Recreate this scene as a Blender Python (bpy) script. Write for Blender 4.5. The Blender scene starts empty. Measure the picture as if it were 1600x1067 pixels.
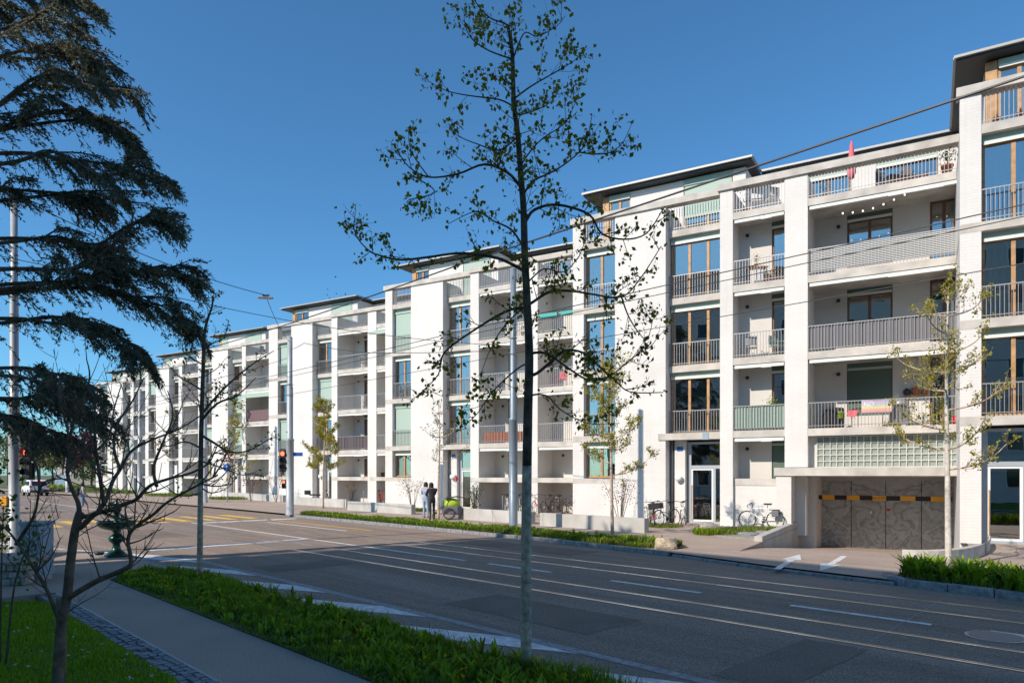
import bpy, bmesh, math, random
import numpy as np
from mathutils import Vector, Matrix
random.seed(7); NR = np.random.RandomState(11)
scn = bpy.context.scene; COL = scn.collection
# ---------------------------------------------------------------- camera
F = 1090.0; HOR = 741.0; CH = 2.1
cam = bpy.data.objects.new('camera', bpy.data.cameras.new('camera')); COL.objects.link(cam)
cam.location = (0, 0, CH); cam.rotation_euler = (math.pi/2, 0, 0)
cam.data.sensor_width = 36.0; cam.data.lens = 36.0*F/1600; cam.data.shift_y = (HOR-533.5)/1600
cam.data.clip_start = 0.1; cam.data.clip_end = 3000
scn.camera = cam
# ---------------------------------------------------------------- sky, sun, exposure
SUN_EL = math.radians(36); SUN_AZ = math.radians(234)      # azimuth from +Y towards +X
w = bpy.data.worlds.new('World'); scn.world = w; w.use_nodes = True
nt = w.node_tree; nt.nodes.clear()
sky = nt.nodes.new('ShaderNodeTexSky'); sky.sky_type = 'NISHITA'; sky.sun_disc = False
sky.sun_elevation = SUN_EL; sky.sun_rotation = SUN_AZ
sky.air_density = 1.0; sky.dust_density = 0.9; sky.ozone_density = 4.5; sky.altitude = 900
bg = nt.nodes.new('ShaderNodeBackground'); bg.inputs[1].default_value = 0.15
wo = nt.nodes.new('ShaderNodeOutputWorld')
tint = nt.nodes.new('ShaderNodeMix'); tint.data_type = 'RGBA'; tint.blend_type = 'MULTIPLY'; tint.inputs[0].default_value = 1; tint.inputs[7].default_value = (.31, .53, .59, 1)   # deeper, cleaner blue over the whole sky
nt.links.new(sky.outputs[0], tint.inputs[6]); nt.links.new(tint.outputs[2], bg.inputs[0]); nt.links.new(bg.outputs[0], wo.inputs[0])
sl = bpy.data.lights.new('sun', 'SUN'); sl.energy = 2.75; sl.angle = math.radians(0.53); sl.color = (1.0, 0.88, 0.745)
sun = bpy.data.objects.new('sun', sl); COL.objects.link(sun)
sd = Vector((math.sin(SUN_AZ)*math.cos(SUN_EL), math.cos(SUN_AZ)*math.cos(SUN_EL), math.sin(SUN_EL)))
sun.rotation_euler = (-sd).to_track_quat('-Z', 'Y').to_euler(); sun.location = sd*200
scn.view_settings.view_transform = 'Standard'; scn.view_settings.look = 'None'
scn.view_settings.gamma = 1; scn.view_settings.exposure = 0.95; scn.view_settings.use_curve_mapping = False
# ---------------------------------------------------------------- frames of reference
VP1 = -1020.0
_n = math.hypot(800-VP1, F); UX, UY = (800-VP1)/_n, -F/_n       # along the facades, to the right
NX, NY = -UY, UX                                                # into the building
HROT = math.atan2(UY, UX)
_r = math.hypot(1050, F); RX, RY = -1050/_r, F/_r               # along the road, away to the left
TX, TY = RY, -RX                                                # across the road, away from the camera
def rd(s, t, z=0.0): return (RX*s+TX*t, RY*s+TY*t, z)
def fc(u, v, z=0.0): return (UX*u+NX*v, UY*u+NY*v, z)
def gp(x, y, z=0.0):
    Z = F*(CH-z)/(y-HOR); return ((x-800)/F*Z, Z, z)
def at(x, y, Z): return ((x-800)/F*Z, Z, CH-(y-HOR)/F*Z)
def px_u(x, v):
    k = (x-800)/F; Z = v/(k*NX+NY); return k*Z*UX+Z*UY
def st(p): return (p[0]*RX+p[1]*RY, p[0]*TX+p[1]*TY)
# ---------------------------------------------------------------- materials
M = {}
def mat(name, col, rough=0.7, metal=0.0, noise=None, bump=None, spec=None):
    """noise=(scale, amount[, detail]) varies the colour, bump=(scale, strength)."""
    m = bpy.data.materials.new(name); m.use_nodes = True; t = m.node_tree; b = t.nodes['Principled BSDF']
    b.inputs['Base Color'].default_value = (*col, 1); b.inputs['Roughness'].default_value = rough
    b.inputs['Metallic'].default_value = metal
    if spec is not None: b.inputs['Specular IOR Level'].default_value = spec
    tc = None
    if noise or bump: tc = t.nodes.new('ShaderNodeTexCoord')
    if noise:
        n = t.nodes.new('ShaderNodeTexNoise'); n.inputs['Scale'].default_value = noise[0]
        n.inputs['Detail'].default_value = noise[2] if len(noise) > 2 else 5
        t.links.new(tc.outputs['Object'], n.inputs['Vector'])
        r = t.nodes.new('ShaderNodeValToRGB'); a = noise[1]
        r.color_ramp.elements[0].position = 0.3; r.color_ramp.elements[1].position = 0.7
        r.color_ramp.elements[0].color = (*[max(0, c*(1-a)) for c in col], 1)
        r.color_ramp.elements[1].color = (*[min(1, c*(1+a)) for c in col], 1)
        t.links.new(n.outputs['Fac'], r.inputs['Fac']); t.links.new(r.outputs['Color'], b.inputs['Base Color'])
    if bump:
        n2 = t.nodes.new('ShaderNodeTexNoise'); n2.inputs['Scale'].default_value = bump[0]; n2.inputs['Detail'].default_value = 4
        t.links.new(tc.outputs['Object'], n2.inputs['Vector'])
        bp = t.nodes.new('ShaderNodeBump'); bp.inputs['Strength'].default_value = bump[1]; bp.inputs['Distance'].default_value = 0.02
        t.links.new(n2.outputs['Fac'], bp.inputs['Height']); t.links.new(bp.outputs['Normal'], b.inputs['Normal'])
    M[name] = m; return m
def two_noise(name, cols, s1, s2, rough=0.9, bump=0.3, bs=60, stretch=False):
    """large patches times fine grain"""
    m = bpy.data.materials.new(name); m.use_nodes = True; t = m.node_tree; b = t.nodes['Principled BSDF']
    b.inputs['Roughness'].default_value = rough; b.inputs['Specular IOR Level'].default_value = 0.3
    tc = t.nodes.new('ShaderNodeTexCoord')
    n = t.nodes.new('ShaderNodeTexNoise'); n.inputs['Scale'].default_value = s1; n.inputs['Detail'].default_value = 6
    g = t.nodes.new('ShaderNodeTexNoise'); g.inputs['Scale'].default_value = s2; g.inputs['Detail'].default_value = 3
    r = t.nodes.new('ShaderNodeValToRGB'); r.color_ramp.elements[0].position = .35; r.color_ramp.elements[1].position = .68
    r.color_ramp.elements[0].color = (*cols[0], 1); r.color_ramp.elements[1].color = (*cols[1], 1)
    r2 = t.nodes.new('ShaderNodeValToRGB'); r2.color_ramp.elements[0].position = .3; r2.color_ramp.elements[1].position = .72
    r2.color_ramp.elements[0].color = (.45, .45, .45, 1); r2.color_ramp.elements[1].color = (1.5, 1.5, 1.5, 1)
    mx = t.nodes.new('ShaderNodeMix'); mx.data_type = 'RGBA'; mx.blend_type = 'MULTIPLY'; mx.inputs[0].default_value = 1
    for q in (n, g): t.links.new(tc.outputs['Object'], q.inputs['Vector'])
    if stretch:                                                # wear drawn out along the direction of travel
        mp = t.nodes.new('ShaderNodeMapping'); mp.vector_type = 'TEXTURE'; mp.inputs['Rotation'].default_value = (0, 0, math.atan2(RY, RX)); mp.inputs['Scale'].default_value = (9, .7, 1)
        t.links.new(tc.outputs['Object'], mp.inputs[0]); t.links.new(mp.outputs[0], n.inputs['Vector']); n.inputs['Scale'].default_value = 1.0; n.inputs['Detail'].default_value = 9; n.inputs['Roughness'].default_value = .65
    t.links.new(n.outputs['Fac'], r.inputs[0]); t.links.new(g.outputs['Fac'], r2.inputs[0])
    t.links.new(r.outputs[0], mx.inputs[6]); t.links.new(r2.outputs[0], mx.inputs[7]); t.links.new(mx.outputs[2], b.inputs['Base Color'])
    n2 = t.nodes.new('ShaderNodeTexNoise'); n2.inputs['Scale'].default_value = bs; t.links.new(tc.outputs['Object'], n2.inputs['Vector'])
    bp = t.nodes.new('ShaderNodeBump'); bp.inputs['Strength'].default_value = bump; bp.inputs['Distance'].default_value = 0.01
    t.links.new(n2.outputs['Fac'], bp.inputs['Height']); t.links.new(bp.outputs['Normal'], b.inputs['Normal'])
    M[name] = m; return m
two_noise('asphalt', ((.215, .162, .128), (.32, .245, .195)), .35, 55, stretch=True)
two_noise('asphalt_patch', ((.17, .13, .105), (.22, .17, .138)), .9, 70)
two_noise('asphalt_old', ((.15, .14, .135), (.22, .20, .19)), .4, 60)
two_noise('pavement', ((.34, .268, .222), (.43, .342, .285)), .5, 50)
two_noise('pavement_dark', ((.34, .265, .215), (.42, .33, .27)), .5, 70)
two_noise('soil', ((.05, .045, .03), (.11, .09, .06)), 1.5, 25)
two_noise('lawn_base', ((.09, .14, .008), (.13, .20, .014)), 1.5, 30)
two_noise('field', ((.09, .11, .05), (.16, .15, .09)), .05, 2)
mat('concrete', (.50, .47, .43), .85, noise=(1.6, .22, 8), bump=(30, .15))
mat('concrete_wall', (.44, .425, .40), .85, noise=(1.2, .16, 8), bump=(25, .15))
mat('plaster', (.62, .60, .57), .9, noise=(.8, .05))
mat('granite', (.22, .225, .24), .7, noise=(9, .4), bump=(40, .2))
mat('wood', (.44, .25, .11), .55, noise=(5, .25)); mat('wood_dark', (.17, .085, .045), .55, noise=(5, .25))
mat('wood_grey', (.20, .15, .10), .9, noise=(12, .35))
mat('metal', (.34, .34, .345), .45, .5); mat('metal_dark', (.045, .045, .05), .5, .3)
mat('alu', (.42, .47, .52), .4, .3); mat('white_metal', (.75, .75, .74), .4)
mat('pole', (.20, .245, .29), .45, .25, noise=(1.5, .12)); mat('pole_pale', (.36, .385, .41), .5, .15, noise=(2, .1))
mat('cabinet', (.27, .36, .45), .5, noise=(3, .08))
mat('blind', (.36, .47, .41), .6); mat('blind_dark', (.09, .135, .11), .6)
mat('awning', (.50, .56, .50), .7); mat('awning_white', (.68, .70, .66), .6)
mat('roof_dark', (.03, .032, .035), .6); mat('gutter', (.34, .34, .33), .5, .3); mat('soffit', (.05, .05, .05), .8)
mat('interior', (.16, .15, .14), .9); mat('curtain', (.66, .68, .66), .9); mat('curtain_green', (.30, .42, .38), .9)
mat('paint_white', (.62, .62, .62), .7, noise=(8, .28, 8)); mat('paint_yellow', (.70, .43, .06), .7, noise=(6, .25, 8))
mat('paint_worn', (.27, .27, .275), .8, noise=(14, .35, 8))
mat('rail_steel', (.62, .62, .62), .3, .9); mat('iron', (.10, .095, .09), .6, .5, noise=(20, .4))
mat('black', (.012, .012, .012), .5); mat('rubber', (.02, .02, .02), .8)
mat('orange', (.78, .36, .02), .5); mat('red', (.55, .02, .02), .5); mat('blue_sign', (.02, .10, .42), .4)
mat('white', (.8, .8, .8), .5); mat('terracotta', (.42, .13, .06), .8, noise=(10, .2)); mat('pink', (.65, .14, .18), .8)
mat('lime', (.45, .62, .04), .7); mat('teal', (.05, .36, .34), .6); mat('green_paint', (.05, .30, .06), .4)
mat('fountain', (.013, .055, .04), .28, .35, noise=(9, .5), bump=(20, .2))
mat('bark', (.10, .075, .055), .95, noise=(12, .5), bump=(40, .6)); mat('bark_pale', (.46, .36, .275), .95, noise=(14, .45), bump=(50, .5))
mat('bark_white', (.55, .51, .45), .9, noise=(8, .3), bump=(40, .4)); mat('bark_brown', (.16, .105, .075), .95, noise=(10, .5), bump=(40, .6))
mat('stone', (.34, .31, .27), .95, noise=(6, .45, 8), bump=(14, .9)); mat('boulder', (.50, .40, .28), .95, noise=(4, .35, 8), bump=(9, 1.0))
mat('skin', (.45, .26, .18), .6); mat('hair', (.02, .014, .01), .7); mat('jacket', (.025, .025, .032), .85)
mat('denim', (.16, .22, .33), .9); mat('denim_pale', (.30, .38, .50), .9); mat('hoodie', (.34, .35, .36), .9); mat('shoe', (.35, .25, .06), .7)
mat('fabric_grey', (.17, .17, .19), .9); mat('fabric_mauve', (.16, .10, .11), .9); mat('fabric_green', (.30, .40, .35), .9)
mat('car_white', (.72, .72, .73), .25); mat('car_glass', (.02, .025, .03), .05)
def leafmat(name, c, var=.35, trans=.35):
    m = bpy.data.materials.new(name); m.use_nodes = True; t = m.node_tree; b = t.nodes['Principled BSDF']
    b.inputs['Roughness'].default_value = .6; b.inputs['Specular IOR Level'].default_value = .25
    g = t.nodes.new('ShaderNodeNewGeometry'); r = t.nodes.new('ShaderNodeValToRGB')
    r.color_ramp.elements[0].color = (*[x*(1-var) for x in c], 1); r.color_ramp.elements[1].color = (*[min(1, x*(1+var)) for x in c], 1)
    t.links.new(g.outputs['Random Per Island'], r.inputs[0]); t.links.new(r.outputs[0], b.inputs['Base Color'])
    tr = t.nodes.new('ShaderNodeBsdfTranslucent'); t.links.new(r.outputs[0], tr.inputs[0])
    mx = t.nodes.new('ShaderNodeMixShader'); mx.inputs[0].default_value = trans
    o = t.nodes['Material Output']; t.links.new(b.outputs[0], mx.inputs[1]); t.links.new(tr.outputs[0], mx.inputs[2]); t.links.new(mx.outputs[0], o.inputs[0])
    M[name] = m
leafmat('leaf_lime', (.21, .21, .015), .4, .45); leafmat('leaf_spring', (.32, .30, .018), .4, .4); leafmat('leaf_cedar', (.125, .135, .085), .6, .25)
leafmat('leaf_shrub', (.05, .09, .02)); leafmat('leaf_purple', (.085, .04, .045)); leafmat('leaf_far', (.20, .19, .06)); leafmat('leaf_red', (.13, .035, .045))
leafmat('grass', (.20, .29, .01), .55, .35); leafmat('lawn', (.22, .36, .006), .45, .35); leafmat('grass_sun', (.14, .19, .022), .5, .3)
leafmat('leaf_bright', (.21, .33, .015)); leafmat('flower', (.75, .50, .01), .1, .2); leafmat('daisy', (.8, .8, .78), .05, .2)
leafmat('leaf_low', (.12, .20, .03), .6); leafmat('leaf_pine', (.05, .11, .045)); leafmat('leaf_dark', (.08, .16, .014))
def brick_white():
    m = bpy.data.materials.new('white_brick'); m.use_nodes = True; t = m.node_tree; b = t.nodes['Principled BSDF']
    b.inputs['Roughness'].default_value = .75; b.inputs['Specular IOR Level'].default_value = .3
    tc = t.nodes.new('ShaderNodeTexCoord'); sx = t.nodes.new('ShaderNodeSeparateXYZ'); ad = t.nodes.new('ShaderNodeMath'); cx = t.nodes.new('ShaderNodeCombineXYZ')
    t.links.new(tc.outputs['Object'], sx.inputs[0]); t.links.new(sx.outputs[0], ad.inputs[0]); t.links.new(sx.outputs[1], ad.inputs[1])
    t.links.new(ad.outputs[0], cx.inputs[0]); t.links.new(sx.outputs[2], cx.inputs[1])
    br = t.nodes.new('ShaderNodeTexBrick'); br.inputs['Scale'].default_value = 1; br.inputs['Brick Width'].default_value = .30; br.inputs['Row Height'].default_value = .095
    br.inputs['Mortar Size'].default_value = .009; br.inputs['Mortar Smooth'].default_value = .4
    br.inputs['Color1'].default_value = (.725, .71, .69, 1); br.inputs['Color2'].default_value = (.70, .685, .665, 1); br.inputs['Mortar'].default_value = (.67, .65, .63, 1)
    t.links.new(cx.outputs[0], br.inputs[0])
    n = t.nodes.new('ShaderNodeTexNoise'); n.inputs['Scale'].default_value = .5; n.inputs['Detail'].default_value = 8; t.links.new(tc.outputs['Object'], n.inputs[0])
    r = t.nodes.new('ShaderNodeValToRGB'); r.color_ramp.elements[0].position = .3; r.color_ramp.elements[1].position = .6
    r.color_ramp.elements[0].color = (.90, .89, .88, 1); r.color_ramp.elements[1].color = (1, 1, 1, 1)
    mx = t.nodes.new('ShaderNodeMix'); mx.data_type = 'RGBA'; mx.blend_type = 'MULTIPLY'; mx.inputs[0].default_value = 1
    t.links.new(n.outputs[0], r.inputs[0]); t.links.new(br.outputs['Color'], mx.inputs[6]); t.links.new(r.outputs[0], mx.inputs[7]); mp = t.nodes.new('ShaderNodeMapping'); mp.inputs['Scale'].default_value = (3.2, 3.2, .22); t.links.new(tc.outputs['Object'], mp.inputs[0])
    n3 = t.nodes.new('ShaderNodeTexNoise'); n3.inputs['Scale'].default_value = 1.6; n3.inputs['Detail'].default_value = 7; t.links.new(mp.outputs[0], n3.inputs[0])
    r3 = t.nodes.new('ShaderNodeValToRGB'); r3.color_ramp.elements[0].position = .28; r3.color_ramp.elements[1].position = .5; r3.color_ramp.elements[0].color = (.965, .96, .95, 1); r3.color_ramp.elements[1].color = (1, 1, 1, 1); t.links.new(n3.outputs[0], r3.inputs[0])
    m2 = t.nodes.new('ShaderNodeMix'); m2.data_type = 'RGBA'; m2.blend_type = 'MULTIPLY'; m2.inputs[0].default_value = 1; t.links.new(mx.outputs[2], m2.inputs[6]); t.links.new(r3.outputs[0], m2.inputs[7]); t.links.new(m2.outputs[2], b.inputs['Base Color'])
    bp = t.nodes.new('ShaderNodeBump'); bp.inputs['Strength'].default_value = .35; bp.inputs['Distance'].default_value = .01; bp.invert = True
    t.links.new(br.outputs['Fac'], bp.inputs['Height']); t.links.new(bp.outputs[0], b.inputs['Normal']); M['white_brick'] = m
brick_white()
def glass(name, refl, tint=(.75, .8, .8), rough=.01):
    m = bpy.data.materials.new(name); m.use_nodes = True; t = m.node_tree; t.nodes.remove(t.nodes['Principled BSDF'])
    tr = t.nodes.new('ShaderNodeBsdfTransparent'); tr.inputs[0].default_value = (*tint, 1)
    gl = t.nodes.new('ShaderNodeBsdfGlossy'); gl.inputs['Roughness'].default_value = rough
    n = t.nodes.new('ShaderNodeTexNoise'); n.inputs['Scale'].default_value = .9; tc = t.nodes.new('ShaderNodeTexCoord'); t.links.new(tc.outputs['Object'], n.inputs[0])
    bp = t.nodes.new('ShaderNodeBump'); bp.inputs['Strength'].default_value = .08; bp.inputs['Distance'].default_value = .02
    t.links.new(n.outputs[0], bp.inputs['Height']); t.links.new(bp.outputs[0], gl.inputs['Normal'])
    lw = t.nodes.new('ShaderNodeLayerWeight'); lw.inputs[0].default_value = refl
    ma = t.nodes.new('ShaderNodeMath'); ma.operation = 'ADD'; ma.inputs[1].default_value = refl*.8; t.links.new(lw.outputs['Fresnel'], ma.inputs[0])
    mx = t.nodes.new('ShaderNodeMixShader'); t.links.new(ma.outputs[0], mx.inputs[0]); t.links.new(tr.outputs[0], mx.inputs[1]); t.links.new(gl.outputs[0], mx.inputs[2])
    t.links.new(mx.outputs[0], t.nodes['Material Output'].inputs[0]); M[name] = m
glass('glass', .36); glass('glass_block', .2, (.80, .84, .82), .3)
def emis(name, col, s):
    m = bpy.data.materials.new(name); m.use_nodes = True; b = m.node_tree.nodes['Principled BSDF']
    b.inputs['Base Color'].default_value = (*col, 1); b.inputs['Emission Color'].default_value = (*col, 1); b.inputs['Emission Strength'].default_value = s; M[name] = m
emis('red_lamp', (1, .10, .05), 2.5); emis('bulb', (1, .93, .75), .8)
def garage_mat():
    m = bpy.data.materials.new('garage_metal'); m.use_nodes = True; t = m.node_tree; b = t.nodes['Principled BSDF']
    b.inputs['Roughness'].default_value = .55; b.inputs['Metallic'].default_value = .35
    tc = t.nodes.new('ShaderNodeTexCoord'); sx = t.nodes.new('ShaderNodeSeparateXYZ'); ab = t.nodes.new('ShaderNodeMath'); ab.operation = 'ABSOLUTE'
    cx = t.nodes.new('ShaderNodeCombineXYZ'); t.links.new(tc.outputs['Object'], sx.inputs[0]); t.links.new(sx.outputs[0], ab.inputs[0])
    t.links.new(ab.outputs[0], cx.inputs[0]); t.links.new(sx.outputs[2], cx.inputs[2])
    n = t.nodes.new('ShaderNodeTexNoise'); n.inputs['Scale'].default_value = 1.25; n.inputs['Detail'].default_value = 2.5; n.inputs['Distortion'].default_value = .8
    t.links.new(cx.outputs[0], n.inputs[0]); r = t.nodes.new('ShaderNodeValToRGB'); e = r.color_ramp.elements
    e[0].position = .40; e[0].color = (.40, .43, .45, 1); e[1].position = .47; e[1].color = (.28, .275, .26, 1)
    for p, c in ((.49, (.39, .425, .45)), (.56, (.43, .46, .48)), (.60, (.31, .305, .285)), (.615, (.35, .365, .365)), (.8, (.37, .385, .385))):
        x = e.new(p); x.color = (*c, 1)
    t.links.new(n.outputs[0], r.inputs[0])
    n2 = t.nodes.new('ShaderNodeTexNoise'); n2.inputs['Scale'].default_value = 9; n2.inputs['Detail'].default_value = 6; t.links.new(tc.outputs['Object'], n2.inputs[0])
    r2 = t.nodes.new('ShaderNodeValToRGB'); r2.color_ramp.elements[0].color = (.6, .6, .6, 1); r2.color_ramp.elements[1].color = (1.35, 1.35, 1.35, 1); t.links.new(n2.outputs[0], r2.inputs[0])
    mx = t.nodes.new('ShaderNodeMix'); mx.data_type = 'RGBA'; mx.blend_type = 'MULTIPLY'; mx.inputs[0].default_value = 1
    t.links.new(r.outputs[0], mx.inputs[6]); t.links.new(r2.outputs[0], mx.inputs[7]); t.links.new(mx.outputs[2], b.inputs['Base Color']); M['garage_metal'] = m
garage_mat()
# ---------------------------------------------------------------- mesh helpers
class MB:
    def __init__(self): self.v = []; self.f = []
    def box(self, x0, x1, y0, y1, z0, z1):
        b = len(self.v)
        self.v += [(x0,y0,z0),(x1,y0,z0),(x1,y1,z0),(x0,y1,z0),(x0,y0,z1),(x1,y0,z1),(x1,y1,z1),(x0,y1,z1)]
        self.f += [tuple(b+i for i in q) for q in ((0,3,2,1),(4,5,6,7),(0,1,5,4),(1,2,6,5),(2,3,7,6),(3,0,4,7))]; return self
    def prism(self, pts, z0, z1):
        b = len(self.v); n = len(pts)
        self.v += [(p[0],p[1],z0) for p in pts]+[(p[0],p[1],z1) for p in pts]
        self.f += [tuple(b+i for i in reversed(range(n))), tuple(b+n+i for i in range(n))]
        self.f += [(b+i, b+(i+1)%n, b+n+(i+1)%n, b+n+i) for i in range(n)]; return self
    def poly(self, pts):
        b = len(self.v); self.v += [tuple(p) for p in pts]; self.f.append(tuple(range(b, b+len(pts)))); return self
    def tube(self, pts, rad, n=6, closed=False):
        P = [Vector(p) for p in pts]; m = len(P)
        if not hasattr(rad, '__len__'): rad = [rad]*m
        b = len(self.v); up = None
        for i, p in enumerate(P):
            if closed: d = P[(i+1) % m]-P[i-1]
            else: d = P[min(i+1, m-1)]-P[max(i-1, 0)]
            if d.length < 1e-9: d = Vector((0,0,1))
            d.normalize()
            if up is None: up = Vector((0,0,1)) if abs(d.z) < .9 else Vector((1,0,0))
            a = d.cross(up)
            if a.length < 1e-6: a = d.cross(Vector((0,1,0.3)))
            a.normalize(); c = a.cross(d); up = c
            for k in range(n):
                q = p+(a*math.cos(2*math.pi*k/n)+c*math.sin(2*math.pi*k/n))*rad[i]; self.v.append(tuple(q))
        for i in range(m if closed else m-1):
            j = (i+1) % m
            for k in range(n): self.f.append((b+i*n+k, b+i*n+(k+1)%n, b+j*n+(k+1)%n, b+j*n+k))
        if not closed:
            self.f.append(tuple(b+k for k in reversed(range(n)))); self.f.append(tuple(b+(m-1)*n+k for k in range(n)))
        return self
    def lathe(self, prof, n=20, c=(0,0,0)):
        b = len(self.v); m = len(prof)
        for r, z in prof:
            for k in range(n): self.v.append((c[0]+r*math.cos(2*math.pi*k/n), c[1]+r*math.sin(2*math.pi*k/n), c[2]+z))
        for i in range(m-1):
            for k in range(n): self.f.append((b+i*n+k, b+i*n+(k+1)%n, b+(i+1)*n+(k+1)%n, b+(i+1)*n+k))
        self.f.append(tuple(b+k for k in reversed(range(n)))); self.f.append(tuple(b+(m-1)*n+k for k in range(n))); return self
    def disc(self, c, r, axis, th, n=16):
        a = Vector(axis).normalized()*th*.5; c = Vector(c); return self.tube([c-a, c+a], r, n)
    def build(self, name, m, parent=None, smooth=False, loc=None, bevel=0):
        me = bpy.data.meshes.new(name); me.from_pydata(self.v, [], self.f); me.update()
        if smooth: me.polygons.foreach_set('use_smooth', [True]*len(me.polygons))
        return link(name, me, m, parent, loc, bevel)
def link(name, me, m, parent=None, loc=None, bevel=0):
    if m is not None and not me.materials: me.materials.append(M[m] if isinstance(m, str) else m)
    o = bpy.data.objects.new(name, me); COL.objects.link(o); o.parent = parent
    if loc: o.location = loc
    if bevel:
        md = o.modifiers.new('bevel', 'BEVEL'); md.width = bevel; md.segments = 2; md.limit_method = 'ANGLE'
    return o
def box(name, m, parent, x0, x1, y0, y1, z0, z1, bevel=0): return MB().box(x0,x1,y0,y1,z0,z1).build(name, m, parent, bevel=bevel)
def thing(name, label, cat, loc=(0,0,0), rz=0.0, group=None):
    o = bpy.data.objects.new(name, None); o.empty_display_size = .2; COL.objects.link(o); o.location = loc; o.rotation_euler = (0,0,rz)
    return tag(o, label, cat, group)
def tag(o, label, cat, group=None):
    o['label'] = label; o['category'] = cat
    if group: o['group'] = group
    return o
def kind(o, k='structure'): o['kind'] = k; return o
def copy_thing(root, loc=None, rz=None, label=None):
    c = root.copy(); COL.objects.link(c)
    if loc: c.location = loc
    if rz is not None: c.rotation_euler = (0,0,rz)
    if label: c['label'] = label
    for ch in list(root.children):
        d = ch.copy(); COL.objects.link(d); d.parent = c
        for g in list(ch.children):
            e = g.copy(); COL.objects.link(e); e.parent = d
    return c
def rawmesh(name, V, Fq, m, parent=None):
    """V (n,3) float, Fq (k,j) int arrays of equal sized faces"""
    V = np.ascontiguousarray(V, dtype=np.float32); Fq = np.ascontiguousarray(Fq, dtype=np.int32); k, j = Fq.shape
    me = bpy.data.meshes.new(name); me.vertices.add(len(V)); me.vertices.foreach_set('co', V.ravel())
    me.loops.add(k*j); me.loops.foreach_set('vertex_index', Fq.ravel()); me.polygons.add(k)
    me.polygons.foreach_set('loop_start', np.arange(0, k*j, j, dtype=np.int32)); me.update(calc_edges=True); me.validate()
    return link(name, me, m, parent)
def leaves(name, P, size, m, parent=None, aspect=.6, hang=.5, rs=None):
    """one diamond-shaped, slightly folded leaf per point"""
    R = rs or NR; P = np.asarray(P, dtype=float); n = len(P)
    d = R.normal(size=(n,3)); d[:,2] -= hang*1.5; d /= np.linalg.norm(d, axis=1)[:,None]
    q = R.normal(size=(n,3)); e = np.cross(d, q); e /= (np.linalg.norm(e, axis=1)[:,None]+1e-9); nn = np.cross(d, e)
    s = (size*R.uniform(.6, 1.25, n))[:,None]
    V = np.stack([P, P+d*s*.5+e*s*aspect*.5+nn*s*.12, P+d*s, P+d*s*.5-e*s*aspect*.5+nn*s*.12], 1).reshape(-1,3)
    i = np.arange(n)[:,None]*4; return rawmesh(name, V, i+np.array([[0,1,2,3]]), m, parent)
def blades(name, B, H, W, m, parent=None, lean=.5, rs=None, tip=.0):
    """grass: bent two-piece blades at base points B"""
    R = rs or NR; B = np.asarray(B, dtype=float); n = len(B); a = R.uniform(0, 2*math.pi, n)
    h = H*R.uniform(.55, 1.3, n) if not hasattr(H, '__len__') else H
    w = np.stack([np.cos(a), np.sin(a), 0*a], 1)*(W*R.uniform(.6, 1.2, n))[:,None]*.5
    l = np.stack([-np.sin(a), np.cos(a), 0*a], 1)*(lean*h*R.uniform(-1, 1, n))[:,None]
    up = np.array([[0,0,1.]]); mid = B+up*(h*.6)[:,None]+l*.35; top = B+up*(h*R.uniform(.8, 1, n))[:,None]+l
    V = np.stack([B-w*.7, B+w*.7, mid+w, mid-w, top+w*tip, top-w*tip-w*.05], 1).reshape(-1,3)
    i = np.arange(n)[:,None]*6; Fq = np.concatenate([i+np.array([[0,1,2,3]]), i+np.array([[3,2,4,5]])])
    return rawmesh(name, V, Fq, m, parent)
# ================================================================ THE SETTING: ground, road, pavements
KERB = [(-60, 13.2), (-5, 13.8), (0, 14.3), (3, 14.85), (4.6, 15.0), (7.2, 15.3), (10.3, 16.0), (12.6, 16.3), (16, 16.6), (24, 16.8), (33, 16.9), (36.5, 17.2)]
def kerb_t(s):
    for (a, b), (c, d) in zip(KERB, KERB[1:]):
        if s <= c: return b+(d-b)*(s-a)/(c-a)
    return KERB[-1][1]
r = MB(); ss = [-60+4*i for i in range(110)]
for a, b in zip(ss, ss[1:]): r.poly([rd(a, 5.3, -.1), rd(a, kerb_t(a)+.3, -.1), rd(b, kerb_t(b)+.3, -.1), rd(b, 5.3, -.1)])
r.poly([rd(21.5, 5.3, -.1), rd(48, 5.3, -.1), rd(48, -60, -.1), rd(21.5, -60, -.1)])
road = kind(r.build('road', 'asphalt'))
def ribbon(m, s0, s1, t, w, z=-.096, n=1):
    for i in range(n):
        a = s0+(s1-s0)*i/n; b = s0+(s1-s0)*(i+1)/n
        m.poly([rd(a, t-w/2, z), rd(a, t+w/2, z), rd(b, t+w/2, z), rd(b, t-w/2, z)])
    return m
# darker strip of tram-bed asphalt between the rails
for c in (10.0, 13.05): ribbon(MB(), -50, 200, c, 1.9, -.098).build('tram_bed', 'asphalt', road)
for i, t in enumerate((9.5, 10.5, 12.55, 13.55)):
    rail = MB(); ribbon(rail, -50, 200, t, .055, -.091); ribbon(rail, -50, 200, t+.075, .018, -.092)
    o = rail.build('tram_rail', 'rail_steel', road); ribbon(MB(), -50, 200, t+.046, .04, -.0935).build('rail_groove', 'black', o)
for a in (6.1, 6.25): pass
ribbon(MB(), -30, 19.5, 6.62, .17).build('edge_line', 'paint_worn', road)
for k in range(-2, 5):                                          # hatched strip beside the near kerb
    s0 = 5.6+3.05*k; m = MB()
    m.poly([rd(s0, 6.52, -.0955), rd(s0+1.25, 6.52, -.0955), rd(s0+3.7, 5.58, -.0955), rd(s0+2.3, 5.58, -.0955)]); m.build('hatch_stripe', 'paint_white', road)
for a, b in ((-20, -16), (-9, -5), (3.1, 5.2), (6.9, 9.0), (10.7, 12.8), (13.7, 33)): ribbon(MB(), a, b, 11.52, .13).build('centre_line', 'paint_white', road)
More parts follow.
